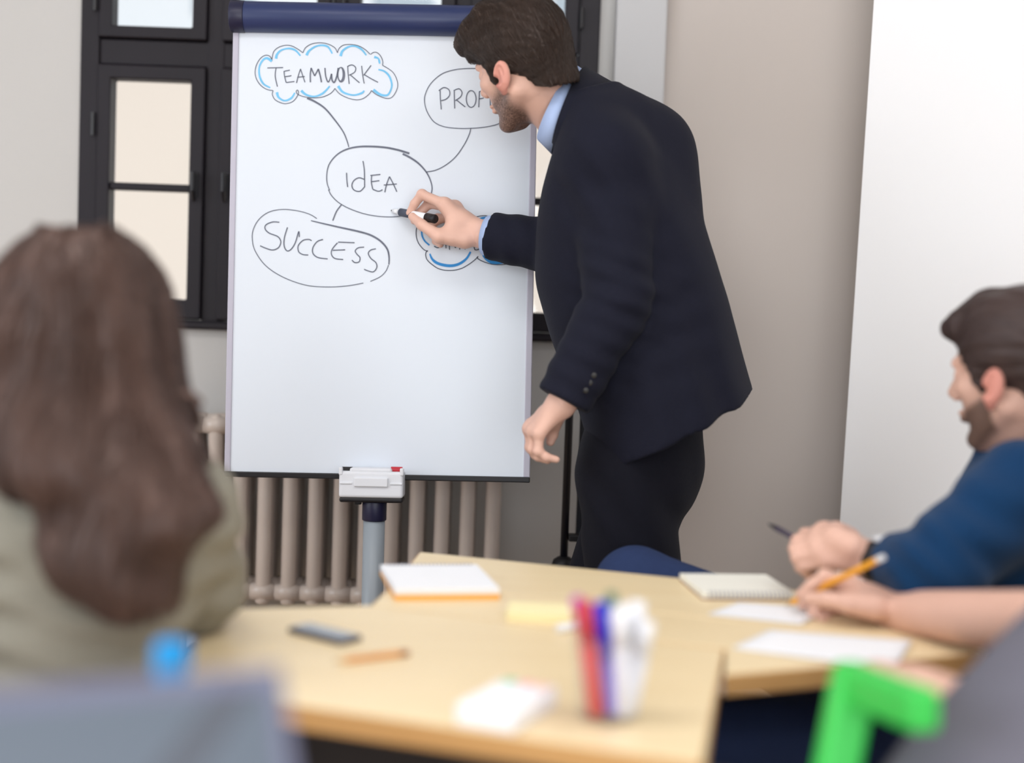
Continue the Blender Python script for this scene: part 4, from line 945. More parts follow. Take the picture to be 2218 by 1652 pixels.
l_ = (hv_ - ho) @ hR; ok = (vsample(hav, hv_ + vgrad(hav, hv_) * 0.004) > 0.001) & (l_[:, 2] > -0.040); roots = hv_[ok]; roots = roots[rng.choice(len(roots), 5200, replace=False)]
def flow_man(P):
    l = (P - ho) @ hR; f = np.stack([-0.75 - 0.3 * sstep(-0.02, -0.09, l[:, 0]), 0.5 * np.sign(l[:, 1]) * sstep(0.0, 0.06, np.abs(l[:, 1])), -0.25 - 1.2 * sstep(0.03, 0.08, np.abs(l[:, 1])) - 0.9 * sstep(-0.02, -0.10, l[:, 0])], 1)
    return f @ hR.T
strands('hair_strands', hav, roots, flow_man, M['hair'], man, 6, 0.009, 0.0007, (0.0002, 0.0018), 5, 0.10)
# jacket
UJ = unit(at(1300, 180, 2.87) - at(1455, 930, 2.87)); rows = [((1325, 1110), (1668, 975), 0.215), ((1288, 1004), (1640, 862), 0.212), ((1255, 900), (1612, 768), 0.205), ((1196, 745), (1578, 650), 0.182), ((1158, 610), (1540, 530), 0.18), ((1160, 490), (1507, 420), 0.185),
     ((1176, 392), (1486, 332), 0.19), ((1205, 305), (1440, 256), 0.185), ((1232, 250), (1378, 208), 0.13), ((1232, 218), (1322, 182), 0.075)]
sl = []
for lpx, rpx, rL in rows:
    a, b = at(*lpx, 2.87), at(*rpx, 2.87); half = np.linalg.norm(b - a) / 2; rF = math.sqrt(max(half ** 2 - (0.423 * rL) ** 2, 0.002)) / 0.906
    sl.append(((a + b) / 2, rF, rF, rL))
jl = loft(sl, UJ, F_, L_)
def sleeve(P, S, E, W, r, n):
    P += [('u', rc(S, S + (E - S) * 0.35, r[0], r[0] * 0.98), 0.03), ('u', rc(S + (E - S) * 0.35, E, r[0] * 0.98, r[1]), 0.008), ('u', rcf(E, W, r[1], r[2]), 0.006)]
CuL, CuR = WL + (EL - WL) * 0.02, W_R + (E_R - W_R) * 0.08
jp = [('u', jl, 0), ('u', rc(at(1345, 285, 2.85), at(1396, 330, 2.90), 0.082, 0.088), 0.05), ('u', rc(at(1396, 330, 2.90), at(1412, 420, 2.90), 0.088, 0.085), 0.05)]
sleeve(jp, SL + V3(0.015, 0.03, -0.01), EL, CuL, (0.079, 0.066, 0.053), None)
jp += [('u', rc(SL, (SL + NB) / 2 + V3(0.03, 0, 0.005), 0.066, 0.06), 0.04), ('u', rc(SR - V3(0.01, 0, 0), (SR + NB) / 2 + V3(0.03, 0, 0), 0.07, 0.06), 0.04)]
jp += [('u', rc(SR, E_R, 0.074, 0.064), 0.03), ('u', rcf(E_R, CuR, 0.064, 0.050), 0.02)]
jv = build_vol(jp, 0.0055, 0.03)
_hd = at(1640, 854, 2.87) - at(1290, 1024, 2.87); jv.cut(at(1290, 1024, 2.87) + V3(0, 0, 0.012), V3(_hd[2], 0, -_hd[0]))
NBj = at(1203, 225, 2.87)
nk = unit(at(1150, 165, 2.87) - at(1245, 285, 2.87))
jv.add(rc(NBj - nk * 0.03, NBj + nk * 0.14, 0.060, 0.085), 0.006, 's')
def folds(spots):
    def fn(X, Y, Z):
        out = 0
        for c, rad_, d_, wl, amp in spots:
            dx, dy, dz = X - c[0], Y - c[1], Z - c[2]; r2 = (dx * dx + dy * dy + dz * dz) / rad_ ** 2; t = (dx * d_[0] + dy * d_[1] + dz * d_[2])
            w2 = (dx * d_[1] - dy * d_[0]) * 5
            out = out + amp * np.exp(-r2) * np.sin(2 * math.pi * t / wl + w2 + 1.2 * np.sin(11 * dz + 7 * dx))
        return out
    return fn
jv.warp(folds([(EL + V3(0, -0.04, 0.01), 0.10, unit(V3(0.3, 0, 1)), 0.045, 0.0038), (at(1240, 800, 2.62), 0.09, unit(V3(0.4, 0, 1)), 0.05, 0.0032), (at(1290, 430, 2.66), 0.12, unit(V3(0.8, 0, 0.6)), 0.07, 0.0034), (at(1400, 690, 2.72), 0.13, unit(V3(-0.5, 0, 1)), 0.075, 0.0032),
               (at(1480, 480, 2.75), 0.16, unit(V3(0.9, 0, 0.3)), 0.12, 0.0035), (at(1100, 520, 2.93), 0.08, unit(V3(1, 0, 0.2)), 0.05, 0.0025), (at(1520, 840, 2.75), 0.15, unit(V3(1, 0, 0.25)), 0.09, 0.0045)]))
jacket = surf_obj('jacket', jv, M['suit'], man, 2)
# collars and cuffs
tb, tn, tf = at(1250, 146, 2.925), at(1200, 206, 2.792), at(1165, 300, 2.86); lb, ln, lf = at(1277, 163, 2.94), at(1226, 236, 2.768), at(1198, 334, 2.86)
tc_, lc_ = (tb + tf) / 2, (lb + lf) / 2
band('shirt_collar', (tc_, tb - tc_, tn - tc_), (lc_, lb - lc_, ln - lc_), M['shirt'], man, 0.10)
jb, jn, jf = at(1268, 150, 2.945), at(1220, 226, 2.762), at(1200, 322, 2.86); kb, kn, kf = at(1322, 180, 2.965), at(1276, 268, 2.742), at(1218, 372, 2.86)
jc_, kc_ = (jb + jf) / 2, (kb + kf) / 2
jcol = band('jacket_collar', (jc_, (jb - jc_) * 1.02, (jn - jc_) * 1.02), (kc_, kb - kc_, kn - kc_), M['suit'], man, 0.22, 0.004)
d_ = unit(W_R - E_R); MB().tube([CuR - d_ * 0.02, CuR + d_ * 0.011], [0.045, 0.042], 28).build('shirt_cuff', M['shirt'], man, smooth=True)
d_ = unit(WL - EL)
sb = [('u', rc(CH - V3(0.0, 0, 0.15), NB - nk * 0.03, 0.10, 0.06), 0.0)]
for k in range(3):
    p_ = CuL - unit(WL - EL) * (0.02 + 0.016 * k) + V3(0.030, -0.048, 0.006); MB().lathe([(0.001, 0), (0.0048, 0), (0.0052, 0.002), (0.001, 0.003)], p_, 12, frame_R(V3(1, 0, 0), V3(0.3, -1, 0))).build('cuff_button', M['shoe'], man)
# trousers
tp = [('u', rc(HC + V3(-0.01, 0, 0.10), HC - V3(0, 0, 0.02), 0.128, 0.130, F_, 0.9), 0)]
for h_, k_, a_, sg_ in ((HL, KL, AL_, 1), (HR, KR, AR_, -1)):
    tp += [('u', rc(h_ + V3(0, 0, -0.02), k_, 0.099, 0.096), 0.04), ('u', rcf(k_, a_, 0.095, 0.085), 0.03)]
tv_ = build_vol(tp, 0.007, 0.03)
tv_.warp(folds([(at(1420, 1100, 2.76), 0.14, unit(V3(1, 0, 0.2)), 0.10, 0.004), (at(1300, 1080, 2.8), 0.12, unit(V3(0.8, 0, 0.6)), 0.08, 0.004)]))
surf_obj('trousers', tv_, M['trouser'], man, 2)
for a_ in (AL_, AR_): shoe(man, a_, F_, M['shoe'])
# marker in the writing hand
mt = bl_(*buv(848, 456), 0.002); me_ = at(946, 475, Yb - 0.098); md = unit(me_ - mt)
mk = empty('marker_pen', 'white marker with black end in the hand of the man in suit', 'marker')
MB().tube([mt, mt + md * 0.006], [0.0016, 0.0022], 10).build('nib', M['black_plastic'], mk)
MB().tube([mt + md * 0.006, mt + md * 0.026], [0.0045, 0.0062], 16).build('collar', M['white_plastic'], mk, smooth=True)
MB().tube([mt + md * 0.026, mt + md * 0.115], 0.0085, 18).build('barrel', M['white_plastic'], mk, smooth=True)
MB().tube([mt + md * 0.030, mt + md * 0.070], 0.0087, 18).build('printed_band', M['ink_dark'], mk, smooth=True)
MB().tube([mt + md * 0.112, mt + md * 0.137, mt + md * 0.139], [0.0096, 0.0096, 0.0085], 18).build('cap', M['black_plastic'], mk, smooth=True)
# ------------------------------------------------------------------ chairs under the listeners (mostly hidden)
def chair(label, c, fwd, m, back_h=0.74, back=True, seat=0.44):
    f_ = unit(V3(fwd[0], fwd[1], 0)); l_ = V3(-f_[1], f_[0], 0); R_ = np.stack([f_, l_, V3(0, 0, 1)], 1); c = V3(c[0], c[1], 0)
    o = empty('chair', label, 'chair')
    MB().box((-0.20, -0.20, seat - 0.03), (0.21, 0.20, seat), R_, c).build('seat', m, o, bevel=0.015, seg=3)
    if back: MB().box((-0.235, -0.19, seat + 0.10), (-0.21, 0.19, back_h), R_, c).build('backrest', m, o, bevel=0.01, seg=3)
    for a, b in ((-0.18, -0.17), (-0.18, 0.17), (0.18, -0.17), (0.18, 0.17)):
        e = c + R_ @ V3(a, b, 0); MB().tube([e + V3(0, 0, seat - 0.02), e + R_ @ V3(0.03 if a > 0 else -0.05, 0, 0)], 0.011, 10).build('leg', M['table_leg'], o, smooth=True)
    for b in (-0.15, 0.15):
        e = c + R_ @ V3(-0.2, b, seat - 0.01)
        if back: MB().tube([e, c + R_ @ V3(-0.222, b, seat + 0.2)], 0.009, 8).build('back_support', M['table_leg'], o, smooth=True)
    return o
M['chair_grey'] = mat('chair_grey_plastic', srgb(120, 122, 128), 0.5, 0.4)
M['green'] = mat('chair_green_plastic', srgb(58, 196, 80), 0.45, 0.4, 0.04)
M['jeans'] = mat('jeans_blue_denim', srgb(42, 56, 92), 0.85, 0.2, 0.15, 90, 0.15, 260)
M['jeans_dark'] = mat('jeans_dark_denim', srgb(34, 44, 84), 0.85, 0.2, 0.15, 90, 0.15, 260)

# ------------------------------------------------------------------ woman with long brown hair, seen from behind
wo = empty('person', 'woman with long brown hair seated with her back to the viewer', 'person')
M['woman_hair'] = mat('hair_mid_brown', srgb(70, 53, 50), 0.42, 0.4, 0.65, 9, 0.3, 60, stretch=(1, 1, 0.18), col2=srgb(118, 90, 80))
M['woman_knit'] = mat('knit_grey_beige', srgb(142, 138, 126), 0.9, 0.15, 0.08, 30, 0.3, 140, stretch=(1, 1, 3))
wc = at(195, 722, 1.78); wR = head_R(97, 6)
wN = at(205, 935, 1.80)
wS = [at(20, 1075, 1.79), at(385, 1088, 1.79)]; wE = [at(-140, 1400, 1.75), at(424, 1262, 1.86)]; wW = [at(-60, 1420, 1.98), at(420, 1330, 2.06)]; wW[1][2] = 0.775; wW[0][2] = 0.775; wE[0][2] = max(wE[0][2], 0.77)
hipW = V3(wc[0], 1.72, 0.50)
P = head_prims(wc, wR, wN, 0.052, 0.90)
for k, sd in ((0, 1), (1, -1)):
    P += [('u', rc(wS[k], wE[k], 0.043, 0.035), 0.03), ('u', rc(wE[k], wW[k], 0.034, 0.025), 0.02)]
P += [('u', rc(wN, (wS[0] + wS[1]) / 2 - V3(0, 0, 0.05), 0.055, 0.10), 0.04), ('u', rc((wS[0] + wS[1]) / 2 - V3(0, 0, 0.06), hipW + V3(0, 0, 0.02), 0.105, 0.13), 0.05), ('u', rc(wS[0], wS[1], 0.042, 0.042), 0.04)]
knW = [V3(wc[0] - 0.13, 2.14, 0.54), V3(wc[0] + 0.09, 2.14, 0.54)]; anW = [V3(wc[0] - 0.13, 2.10, 0.08), V3(wc[0] + 0.09, 2.10, 0.08)]
hpW = [hipW + V3(-0.09, 0, 0), hipW + V3(0.09, 0, 0)]
for h_, k_, a_ in zip(hpW, knW, anW): P += [('u', rc(h_, k_, 0.085, 0.055), 0.04), ('u', rc(k_, a_, 0.05, 0.035), 0.02)]
bW = build_vol(P, 0.008)
wrH = []
for k, sd in ((0, 1), (1, -1)):
    w_ = wW[k]; D = unit(V3(0.25 * sd, 1, 0)); S_ = V3(D[1], -D[0], 0) * sd; mcp = [w_ + D * 0.085 + S_ * q for q in (0.028, 0.008, -0.012, -0.031)]
    fgs = [[m_ + D * 0.04 + V3(0, 0, -0.004), m_ + D * 0.062 + V3(0, 0, -0.012), m_ + D * 0.075 + V3(0, 0, -0.020)] for m_ in mcp]
    wrH.append(build_vol(hand_prims(w_ - D * 0.06, w_, mcp, fgs, [w_ + D * 0.02 + S_ * 0.02, w_ + D * 0.05 + S_ * 0.045, w_ + D * 0.075 + S_ * 0.05, w_ + D * 0.095 + S_ * 0.045], (0.028, 0.024)), 0.004).mesh())
V_, Fc = join([bW.mesh()] + wrH)
new_obj('body', V_, Fc, M['skin'], wo, smooth=True, attrs={'beard': np.zeros(len(V_)), 'beard2': np.zeros(len(V_))})
rows = [(500, 110, 260, 0.045), (526, 58, 304, 0.075), (575, 12, 335, 0.095), (640, -18, 362, 0.112), (720, -34, 378, 0.120), (800, -40, 392, 0.118), (900, -34, 412, 0.105), (1000, -12, 432, 0.088), (1070, 40, 440, 0.078), (1150, 84, 436, 0.070), (1225, 94, 424, 0.064), (1275, 110, 408, 0.056), (1300, 130, 380, 0.048)]
HY = 1.745
sl = []
for y_, a, b, d_ in rows:
    oy = float(np.interp(y_, [500, 820, 900, 1000, 1080, 1320], [0.03, 0.03, -0.01, -0.065, -0.10, -0.115])); A_, B_ = at(a, y_, HY + oy), at(b, y_, HY + oy)
    sl.append(((A_ + B_) / 2, (B_ - A_)[0] / 2, (B_ - A_)[0] / 2, d_))
hw = loft(sl, V3(0, 0, 1), V3(1, 0, 0), V3(0, 1, 0))
hwv = build_vol([('u', hw, 0)], 0.006, 0.03)
def wgrain(X, Y, Z):
    dx = X - wc[0]; ph = np.arctan2(dx, -(Y - wc[1] - 0.04)); low = 1 / (1 + np.exp((Z - 1.02) * 30))
    a = 8 * ph + 2.2 * np.sin(16 * Z + 2 * ph) + 0.8 * np.sin(37 * Z)
    return (0.004 + 0.006 * low) * np.sin(a) + 0.003 * np.sin(21 * ph + 3 * np.sin(13 * Z)) + 0.006 * low * np.sin(48 * Z + 5 * ph)
hwv.warp(wgrain)
# let the face stay clear at the front
hwv.add(ell(wc + wR @ V3(0.10, 0, -0.03), (0.075, 0.060, 0.13), wR), 0.02, 's')
surf_obj('hair', hwv, M['woman_hair'], wo, 1)
hv_, _f = hwv.mesh(); rng = np.random.default_rng(8); ok = hv_[:, 1] < wc[1] + 0.06; roots = hv_[ok & (hv_[:, 2] > 0.90)]; roots = roots[rng.choice(len(roots), 2600, replace=False)]
def flow_w(P):
    ph = (P[:, 0] - wc[0]) / 0.1; return np.stack([0.25 * np.sin(16 * P[:, 2] + 2 * ph) + 0.9 * ph * sstep(1.20, 1.30, P[:, 2]), -0.3 * sstep(1.22, 1.32, P[:, 2]), -np.ones(len(P))], 1)
strands('hair_strands', hwv, roots, flow_w, M['woman_hair'], wo, 6, 0.022, 0.0022, (0.001, 0.006), 9, 0.15)
for pts in ([(395, 850), (420, 858), (436, 872), (425, 885)], [(400, 955), (425, 968), (445, 985), (457, 1000), (450, 1012)], [(420, 1075), (440, 1090), (448, 1115), (436, 1140)], [(120, 1220), (105, 1250), (120, 1280), (150, 1290)]):
    q = smoothpoly([at(*p, HY - 0.02) for p in pts], 6); MB().tube(q, np.linspace(0.006, 0.001, len(q)), 8).build('hair_lock', M['woman_hair'], wo, smooth=True)
cS = (wS[0] + wS[1]) / 2
sl = [(V3(wc[0], 1.72, 0.46), 0.175, 0.175, 0.15), (V3(wc[0], 1.715, 0.60), 0.135, 0.135, 0.125), (V3(wc[0], 1.73, 0.74), 0.130, 0.130, 0.12), (V3(cS[0], 1.75, 0.82), 0.155, 0.155, 0.122), (V3(cS[0], 1.76, 0.91), 0.185, 0.185, 0.12), (V3(cS[0], 1.77, cS[2]), 0.185, 0.185, 0.11), (cS + V3(0, 0, 0.055), 0.12, 0.12, 0.085), (wN + V3(0, 0, -0.03), 0.06, 0.06, 0.062)]
P = [('u', loft(sl, V3(0, 0, 1), V3(1, 0, 0), V3(0, 1, 0)), 0)]
for k in (0, 1): P += [('u', rc(wS[k], wE[k], 0.068, 0.060), 0.05), ('u', rcf(wE[k], wW[k] + (wE[k] - wW[k]) * 0.10, 0.060, 0.042), 0.03)]
kv = build_vol(P, 0.007, 0.03)
kv.warp(folds([(V3(wc[0] + 0.02, 1.60, 0.82), 0.17, unit(V3(0.15, 0, 1)), 0.055, 0.006), (V3(wc[0] - 0.12, 1.60, 0.84), 0.15, unit(V3(-0.2, 0, 1)), 0.06, 0.006), (wE[1] + V3(0, -0.05, 0.08), 0.12, unit(V3(0.5, 0, 1)), 0.06, 0.005)]))
surf_obj('sweater', kv, M['woman_knit'], wo, 1)
P = [('u', rc(hpW[0], hpW[1], 0.125, 0.125), 0)]
for h_, k_, a_ in zip(hpW, knW, anW): P += [('u', rc(h_, k_, 0.105, 0.075), 0.05), ('u', rcf(k_, a_, 0.072, 0.055), 0.02)]
surf_obj('trousers', build_vol(P, 0.009), M['trouser'], wo, 1)
for a_ in anW: shoe(wo, a_, V3(0, 1, 0), M['shoe'])
chair('grey chair under the woman with long brown hair', (wc[0], 1.76), (0, 1), M['chair_grey'], 0.70, seat=0.375)

# ------------------------------------------------------------------ seated man in the blue sweater
bm = empty('person', 'bearded man in dark blue sweater seated at the right holding a pen', 'person')
M['blue_knit'] = mat('sweater_petrol_blue', srgb(16, 54, 92), 0.9, 0.15, 0.08, 30, 0.15, 200, sheen=0.1)
M['hair2'] = mat('hair_brown', srgb(60, 46, 44), 0.5, 0.35, 0.4, 18, 0.2, 90)
bR = head_R(54, 4, -4); bS = 0.97
bo = at(2146, 838, 2.17) - bR @ (V3(-0.010, 0.085, -0.018) * bS)
bN = at(2205, 985, 2.29)
bSL, bSR = at(2215, 1062, 2.14), at(2330, 1040, 2.42); bEL, bER = at(2020, 1238, 2.06), at(2110, 1262, 2.42); bWL, bWR = at(1896, 1212, 2.15), at(1880, 1215, 2.33)
bH = V3(0.80, 2.30, 0.50)
hpB = head_prims(bo, bR, bN, 0.060, bS); hbv = build_vol(hpB, 0.004)
q = lambda px, py, Y: at(px, py, Y)
mcB = [q(1768, 1168, 2.20), q(1772, 1180, 2.185), q(1778, 1196, 2.175), q(1790, 1214, 2.17)]
fgB = [[q(1728, 1172, 2.22), q(1735, 1196, 2.235), q(1752, 1204, 2.245)], [q(1724, 1188, 2.205), q(1728, 1212, 2.22), q(1748, 1220, 2.235)], [q(1728, 1206, 2.195), q(1734, 1228, 2.21), q(1752, 1232, 2.225)], [q(1742, 1224, 2.19), q(1748, 1240, 2.205), q(1764, 1242, 2.22)]]
thB = [q(1846, 1182, 2.15), q(1806, 1160, 2.17), q(1776, 1152, 2.20), q(1756, 1156, 2.225)]
hB1 = build_vol(hand_prims(bWL + (bEL - bWL) * 0.5, bWL, mcB, fgB, thB, (0.036, 0.029)), 0.003).mesh()
mcB = [q(1782, 1150, 2.28), q(1776, 1160, 2.30), q(1776, 1174, 2.315), q(1784, 1190, 2.325)]
fgB = [[q(1744, 1158, 2.255), q(1738, 1174, 2.235), q(1748, 1182, 2.215)], [q(1738, 1172, 2.275), q(1728, 1190, 2.26), q(1736, 1202, 2.245)], [q(1738, 1188, 2.29), q(1728, 1206, 2.28), q(1738, 1216, 2.265)], [q(1748, 1204, 2.30), q(1740, 1220, 2.29), q(1750, 1228, 2.28)]]
thB = [q(1838, 1168, 2.29), q(1812, 1150, 2.265), q(1786, 1144, 2.245), q(1766, 1150, 2.23)]
hB2 = build_vol(hand_prims(bWR + (bER - bWR) * 0.5, bWR, mcB, fgB, thB, (0.036, 0.029)), 0.003).mesh()
bCH = (bSL + bSR) / 2
hipB = [bH + V3(-0.05, -0.07, 0), bH + V3(0.0, 0.10, 0)]
knB = [V3(0.24, 1.915, 0.585), at(1376, 1272, 2.60)]; anB = [V3(0.10, 1.93, 0.10), V3(0.22, 2.52, 0.30)]
P = [('u', rc(bH, bCH - V3(0, 0, 0.10), 0.115, 0.085), 0), ('u', rc(bCH - V3(0, 0, 0.08), bN, 0.06, 0.055), 0.02), ('u', rc(bSL, bSR, 0.045, 0.045), 0.05), ('u', rc(bSL, bEL, 0.046, 0.038), 0.03), ('u', rc(bEL, bWL, 0.037, 0.028), 0.02), ('u', rc(bSR, bER, 0.046, 0.038), 0.03), ('u', rc(bER, bWR, 0.037, 0.028), 0.02)]
for h_, k_, a_ in zip(hipB, knB, anB): P += [('u', rc(h_, k_, 0.085, 0.055), 0.05), ('u', rc(k_, a_, 0.052, 0.036), 0.02)]
V_, Fc = join([hbv.mesh(), hB1, hB2, build_vol(P, 0.010).mesh()])
loc = (V_ - bo) @ bR / bS; x, y, z = loc[:, 0], np.abs(loc[:, 1]), loc[:, 2]; near = np.linalg.norm(loc, axis=1) < 0.21
beard = sstep(0.006, -0.012, z + 0.030 + 0.50 * (x - 0.02)) * sstep(-0.014, 0.004, z + 0.082 + 0.70 * x) * sstep(-0.002, 0.012, x) * near * 0.85
red = sstep(0.074, 0.082, y) * (np.abs(x + 0.01) < 0.035) * (np.abs(z + 0.02) < 0.05) * near * 0.6
new_obj('body', V_, Fc, M['skin'], bm, smooth=True, attrs={'beard': beard, 'beard2': red})
Hb = lambda *a: bo + bR @ (V3(*a) * bS)
P = [('u', ell(Hb(-0.018, 0, 0.046), V3(0.112, 0.088, 0.094) * bS, bR), 0), ('u', rc(Hb(0.05, 0.0, 0.095), Hb(0.098, 0.0, 0.078), 0.038, 0.028), 0.03), ('u', rc(Hb(0.085, 0.03, 0.078), Hb(0.104, 0.03, 0.072), 0.022, 0.015), 0.02), ('u', rc(Hb(-0.07, 0, -0.005), Hb(-0.082, 0, -0.055), 0.062, 0.055, bR[:, 0], 0.6), 0.03)]
for sd in (1, -1): P += [('s', ell(Hb(-0.006, 0.096 * sd, -0.024), V3(0.024, 0.032, 0.038) * bS, bR), 0.006), ('u', rc(Hb(0.030, 0.062 * sd, 0.01), Hb(0.026, 0.064 * sd, -0.030), 0.014, 0.008), 0.008)]
hb = build_vol(P, 0.004); hb.cut(Hb(0.0, 0, -0.038), bR @ V3(0.30, 0, -0.955)); hb.cut(Hb(0.10, 0, 0.048), bR @ V3(0.70, 0, -0.72)); hair_grain(hb, bo, bR, 0.0012, 24, 41)
surf_obj('hair', hb, M['hair2'], bm, 1)
bF = unit(V3(-0.75, 0.6, 0)); bLt = V3(-bF[1], bF[0], 0)
uB = unit(bCH - bH); sl = [(bH, 0.17, 0.16, 0.19), (bH + (bCH - bH) * 0.35, 0.165, 0.15, 0.185), (bH + (bCH - bH) * 0.75, 0.155, 0.14, 0.195), (bCH, 0.125, 0.12, 0.19), (bCH + (bN - bCH) * 0.55, 0.09, 0.09, 0.12), (bN + (bN - bCH) * 0.02, 0.066, 0.066, 0.068)]
P = [('u', loft(sl, uB, bF, bLt), 0), ('u', rc(bSL, bEL, 0.078, 0.064), 0.05), ('u', rcf(bEL, bWL + (bEL - bWL) * 0.24, 0.064, 0.045), 0.03), ('u', rc(bSR, bER, 0.078, 0.064), 0.05), ('u', rcf(bER, bWR + (bER - bWR) * 0.08, 0.064, 0.045), 0.03)]
sv = build_vol(P, 0.007, 0.03); sv.warp(folds([(q(1990, 1180, 2.0), 0.09, unit(V3(0.7, 0, 0.7)), 0.05, 0.006), (q(2100, 1120, 2.05), 0.12, unit(V3(0.3, 0, 1)), 0.08, 0.005)]))
surf_obj('sweater', sv, M['blue_knit'], bm, 1)
nv = unit(bN - bCH); MB().tube([bN - nv * 0.012, bN + nv * 0.006, bN + nv * 0.012], [0.069, 0.066, 0.062], 32).build('sweater_collar', M['blue_knit'], bm, smooth=True)
P = [('u', rc(hipB[0], hipB[1], 0.12, 0.12), 0)]
for h_, k_, a_ in zip(hipB, knB, anB): P += [('u', rc(h_, k_, 0.098, 0.074), 0.05), ('u', rcf(k_, a_, 0.072, 0.055), 0.02)]
surf_obj('jeans', build_vol(P, 0.008), M['jeans'], bm, 1)
for a_ in anB: 
    if a_[2] < 0.2: shoe(bm, a_, V3(-1, 0.2, 0), M['shoe'])
ap = anB[1]; v = build_vol([('u', rc(ap + V3(0.03, 0, -0.02), ap + V3(-0.12, 0.05, -0.10), 0.042, 0.034), 0)], 0.006); surf_obj('shoe', v, M['shoe'], bm, 1)
chair('grey chair under the man in the blue sweater', (0.80, 2.32), (-0.8, 0.6), M['chair_grey'], 0.72, back=False, seat=0.37)
# pen and wristwatch of the man in blue
pa, pb2 = q(1664, 1134, 2.25), q(1756, 1184, 2.225)
pn = empty('ballpoint_pen', 'dark ballpoint pen held by the man in the blue sweater', 'pen'); pd = unit(pb2 - pa)
MB().tube([pa, pa + pd * 0.012], [0.0012, 0.004], 10).build('tip', M['black_plastic'], pn, smooth=True)
MB().tube([pa + pd * 0.012, pb2 + pd * 0.05], 0.0045, 12).build('barrel', mat('pen_dark_plum', srgb(62, 54, 72), 0.4, 0.4), pn, smooth=True)
MB().tube([pb2 + pd * 0.05, pb2 + pd * 0.06], 0.0035, 10).build('button', M['black_plastic'], pn, smooth=True)
wt = empty('wristwatch', 'dark strap watch on the wrist of the man in blue', 'watch'); wd = unit(bWL - bEL); wp = bWL - wd * 0.010
MB().tube([wp - wd * 0.009, wp + wd * 0.009], 0.0335, 26).build('strap', M['black_plastic'], wt, smooth=True)
MB().lathe([(0.001, 0.0), (0.016, 0.0), (0.0165, 0.006), (0.001, 0.007)], wp + V3(0.003, 0.0, 0.030), 20, frame_R(wd, V3(0, -0.2, 1))).build('dial', M['tray'], wt)

# ------------------------------------------------------------------ writer in the grey shirt, lower right
gm = empty('person', 'person in grey t-shirt writing with an orange pencil, right foreground', 'person')
M['grey_shirt'] = mat('tshirt_grey_cotton', srgb(108, 106, 117), 0.9, 0.15, 0.06, 30, 0.1, 200)
gH = V3(0.465, 1.32, 0.49); gN = V3(1.00, 1.54, 1.00); gSL, gSR = V3(0.82, 1.28, 0.85), V3(0.90, 1.64, 0.92); gCH = (gSL + gSR) / 2
gWR = at(1944, 1324, 2.05); gER = at(2250, 1352, 1.80); gWL = at(1985, 1500, 1.58); gEL = at(2320, 1640, 1.38)
Jg = lambda px, py, Y: at(px, py, Y)
tipP = atz(1700, 1312, 0.744); endP = at(1914, 1206, 2.00)
pd = unit(endP - tipP); pl_ = np.linalg.norm(endP - tipP)
mcG = [Jg(1836, 1262, 2.085), Jg(1822, 1268, 2.115), Jg(1816, 1290, 2.13), Jg(1822, 1318, 2.13)]
fgG = [[Jg(1786, 1248, 2.090), Jg(1756, 1268, 2.092), Jg(1734, 1288, 2.095)], [Jg(1768, 1266, 2.115), Jg(1748, 1290, 2.110), Jg(1738, 1310, 2.105)], [Jg(1772, 1300, 2.10), Jg(1762, 1328, 2.09), Jg(1782, 1342, 2.07)], [Jg(1786, 1332, 2.10), Jg(1786, 1350, 2.085), Jg(1806, 1356, 2.065)]]
thG = [Jg(1896, 1314, 2.03), Jg(1838, 1306, 2.03), Jg(1790, 1298, 2.045), Jg(1750, 1294, 2.062)]
gh1 = build_vol(hand_prims(gER, gWR, mcG, fgG, thG, (0.044, 0.031)), 0.0032).mesh()
D = unit(gWL - gEL); mcG = [gWL + D * 0.07 + V3(0, 0.02 * k, -0.004 * k) for k in (-1, 0, 1, 2)]
fgG = [[m_ + D * 0.03 - V3(0, 0, 0.012), m_ + D * 0.035 - V3(0, 0, 0.03), m_ + D * 0.02 - V3(0, 0, 0.036)] for m_ in mcG]
gh2 = build_vol(hand_prims(gEL, gWL, mcG, fgG, [gWL + V3(0, -0.02, 0.01), gWL + D * 0.04 + V3(0, -0.035, 0.008), gWL + D * 0.065 + V3(0, -0.03, -0.004), gWL + D * 0.085 + V3(0, -0.02, -0.01)], (0.042, 0.031)), 0.0036).mesh()
gR = head_R(40, 25); go = gN + V3(-0.10, 0.05, 0.16); hpG = head_prims(go, gR, gN, 0.06, 0.97)
hipG = [gH + V3(0.0, -0.09, 0), gH + V3(0.03, 0.09, 0)]; knG = [V3(0.20, 1.40, 0.47), V3(0.26, 1.62, 0.47)]; anG = [V3(0.24, 1.40, 0.08), V3(0.28, 1.66, 0.08)]
P = [('u', rc(gH, gCH - V3(0, 0, 0.10), 0.115, 0.085), 0), ('u', rc(gCH - V3(0, 0, 0.08), gN, 0.06, 0.055), 0.02), ('u', rc(gSL, gSR, 0.045, 0.045), 0.05), ('u', rc(gSL, gEL, 0.046, 0.042), 0.03), ('u', rc(gSR, gER, 0.046, 0.042), 0.03)]
for h_, k_, a_ in zip(hipG, knG, anG): P += [('u', rc(h_, k_, 0.085, 0.055), 0.05), ('u', rc(k_, a_, 0.052, 0.036), 0.02)]
V_, Fc = join([gh1, gh2, build_vol(hpG, 0.005).mesh(), build_vol(P, 0.011).mesh()])
new_obj('body', V_, Fc, M['skin'], gm, smooth=True, attrs={'beard': np.zeros(len(V_)), 'beard2': np.zeros(len(V_))})
Hg = lambda *a: go + gR @ (V3(*a) * 0.97)
P = [('u', ell(Hg(-0.018, 0, 0.048), V3(0.110, 0.087, 0.092), gR), 0)]
for sd in (1, -1): P += [('s', ell(Hg(-0.006, 0.096 * sd, -0.024), V3(0.024, 0.032, 0.038), gR), 0.006)]
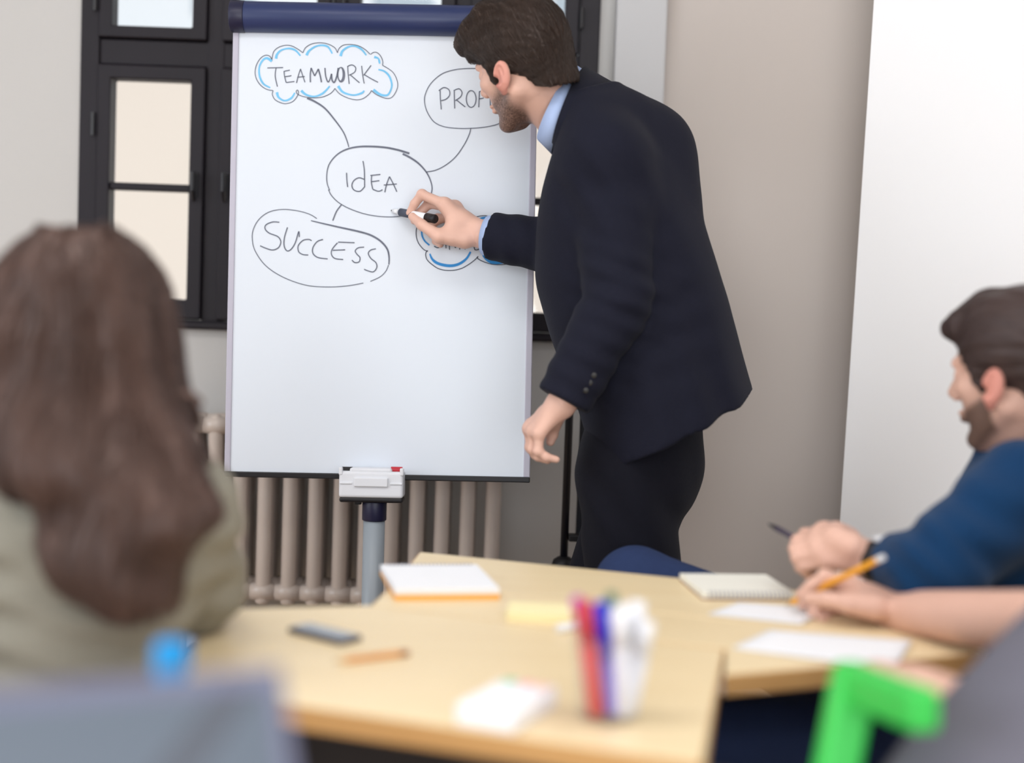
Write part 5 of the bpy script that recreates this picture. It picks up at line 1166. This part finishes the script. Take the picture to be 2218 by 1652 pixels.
hg = build_vol(P, 0.005); hg.cut(Hg(0.0, 0, -0.036), gR @ V3(0.26, 0, -0.965)); hg.cut(Hg(0.095, 0, 0.055), gR @ V3(0.7, 0, -0.72)); surf_obj('hair', hg, M['hair2'], gm, 1)
uG = unit(gCH - gH); gF = unit(V3(-0.85, 0.5, 0)); gL = V3(-gF[1], gF[0], 0)
sl = [(gH - uG * 0.04, 0.22, 0.16, 0.20), (gH + (gCH - gH) * 0.35, 0.245, 0.15, 0.20), (gH + (gCH - gH) * 0.7, 0.24, 0.14, 0.205), (gCH, 0.17, 0.12, 0.20), (gCH + (gN - gCH) * 0.6, 0.09, 0.09, 0.11), (gN, 0.066, 0.066, 0.068)]
slE = lambda S_, E_: S_ + (E_ - S_) * 0.80
P = [('u', loft(sl, uG, gF, gL), 0), ('u', rc(gSL, gSL + (gEL - gSL) * 0.4, 0.082, 0.078), 0.05), ('u', rcf(gSL + (gEL - gSL) * 0.4, slE(gSL, gEL), 0.078, 0.072), 0.02), ('u', rc(gSR, gSR + (gER - gSR) * 0.4, 0.080, 0.076), 0.05), ('u', rcf(gSR + (gER - gSR) * 0.4, slE(gSR, gER), 0.076, 0.068), 0.02)]
surf_obj('t_shirt', build_vol(P, 0.007, 0.03), M['grey_shirt'], gm, 1)
P = [('u', rc(hipG[0], hipG[1], 0.125, 0.125), 0)]
for h_, k_, a_ in zip(hipG, knG, anG): P += [('u', rc(h_, k_, 0.102, 0.076), 0.05), ('u', rcf(k_, a_, 0.074, 0.058), 0.02)]
surf_obj('jeans', build_vol(P, 0.009), M['jeans_dark'], gm, 1)
for a_ in anG: shoe(gm, a_, V3(-1, 0.3, 0), M['shoe'])
pencil(tipP, endP, 0.0048, 'orange pencil with a pale end in the hand of the writer in grey', M['pencil_orange'], M['pencil_tip'], M['tray'])
# green chair of the writer
gc = chair('bright green chair of the writer in the grey shirt', (0.62, 1.36), (-0.85, 0.5), M['green'], 0.74, back=True, seat=0.365)
a0, a1, a2 = at(1848, 1478, 1.46), at(1812, 1660, 1.44), at(1985, 1530, 1.34)
zz = unit(a0 - a1); xx = unit(V3(1, 0.1, 0) - zz * zz[0] - zz * zz[1] * 0.1); Lp = a0[2] - 0.37; MB().box((-0.022, -0.016, 0), (0.022, 0.016, Lp / zz[2] + 0.012), np.stack([xx, np.cross(zz, xx), zz], 1), a0 - zz * (Lp / zz[2])).build('arm_post', M['green'], gc, bevel=0.008, seg=3)
ad = unit(a2 - a0); MB().box((-0.02, -0.016, -0.022), (np.linalg.norm(a2 - a0) + 0.02, 0.016, 0.020), frame_R(ad, V3(0, 0, 1)), a0).build('arm_rest', M['green'], gc, bevel=0.008, seg=3)
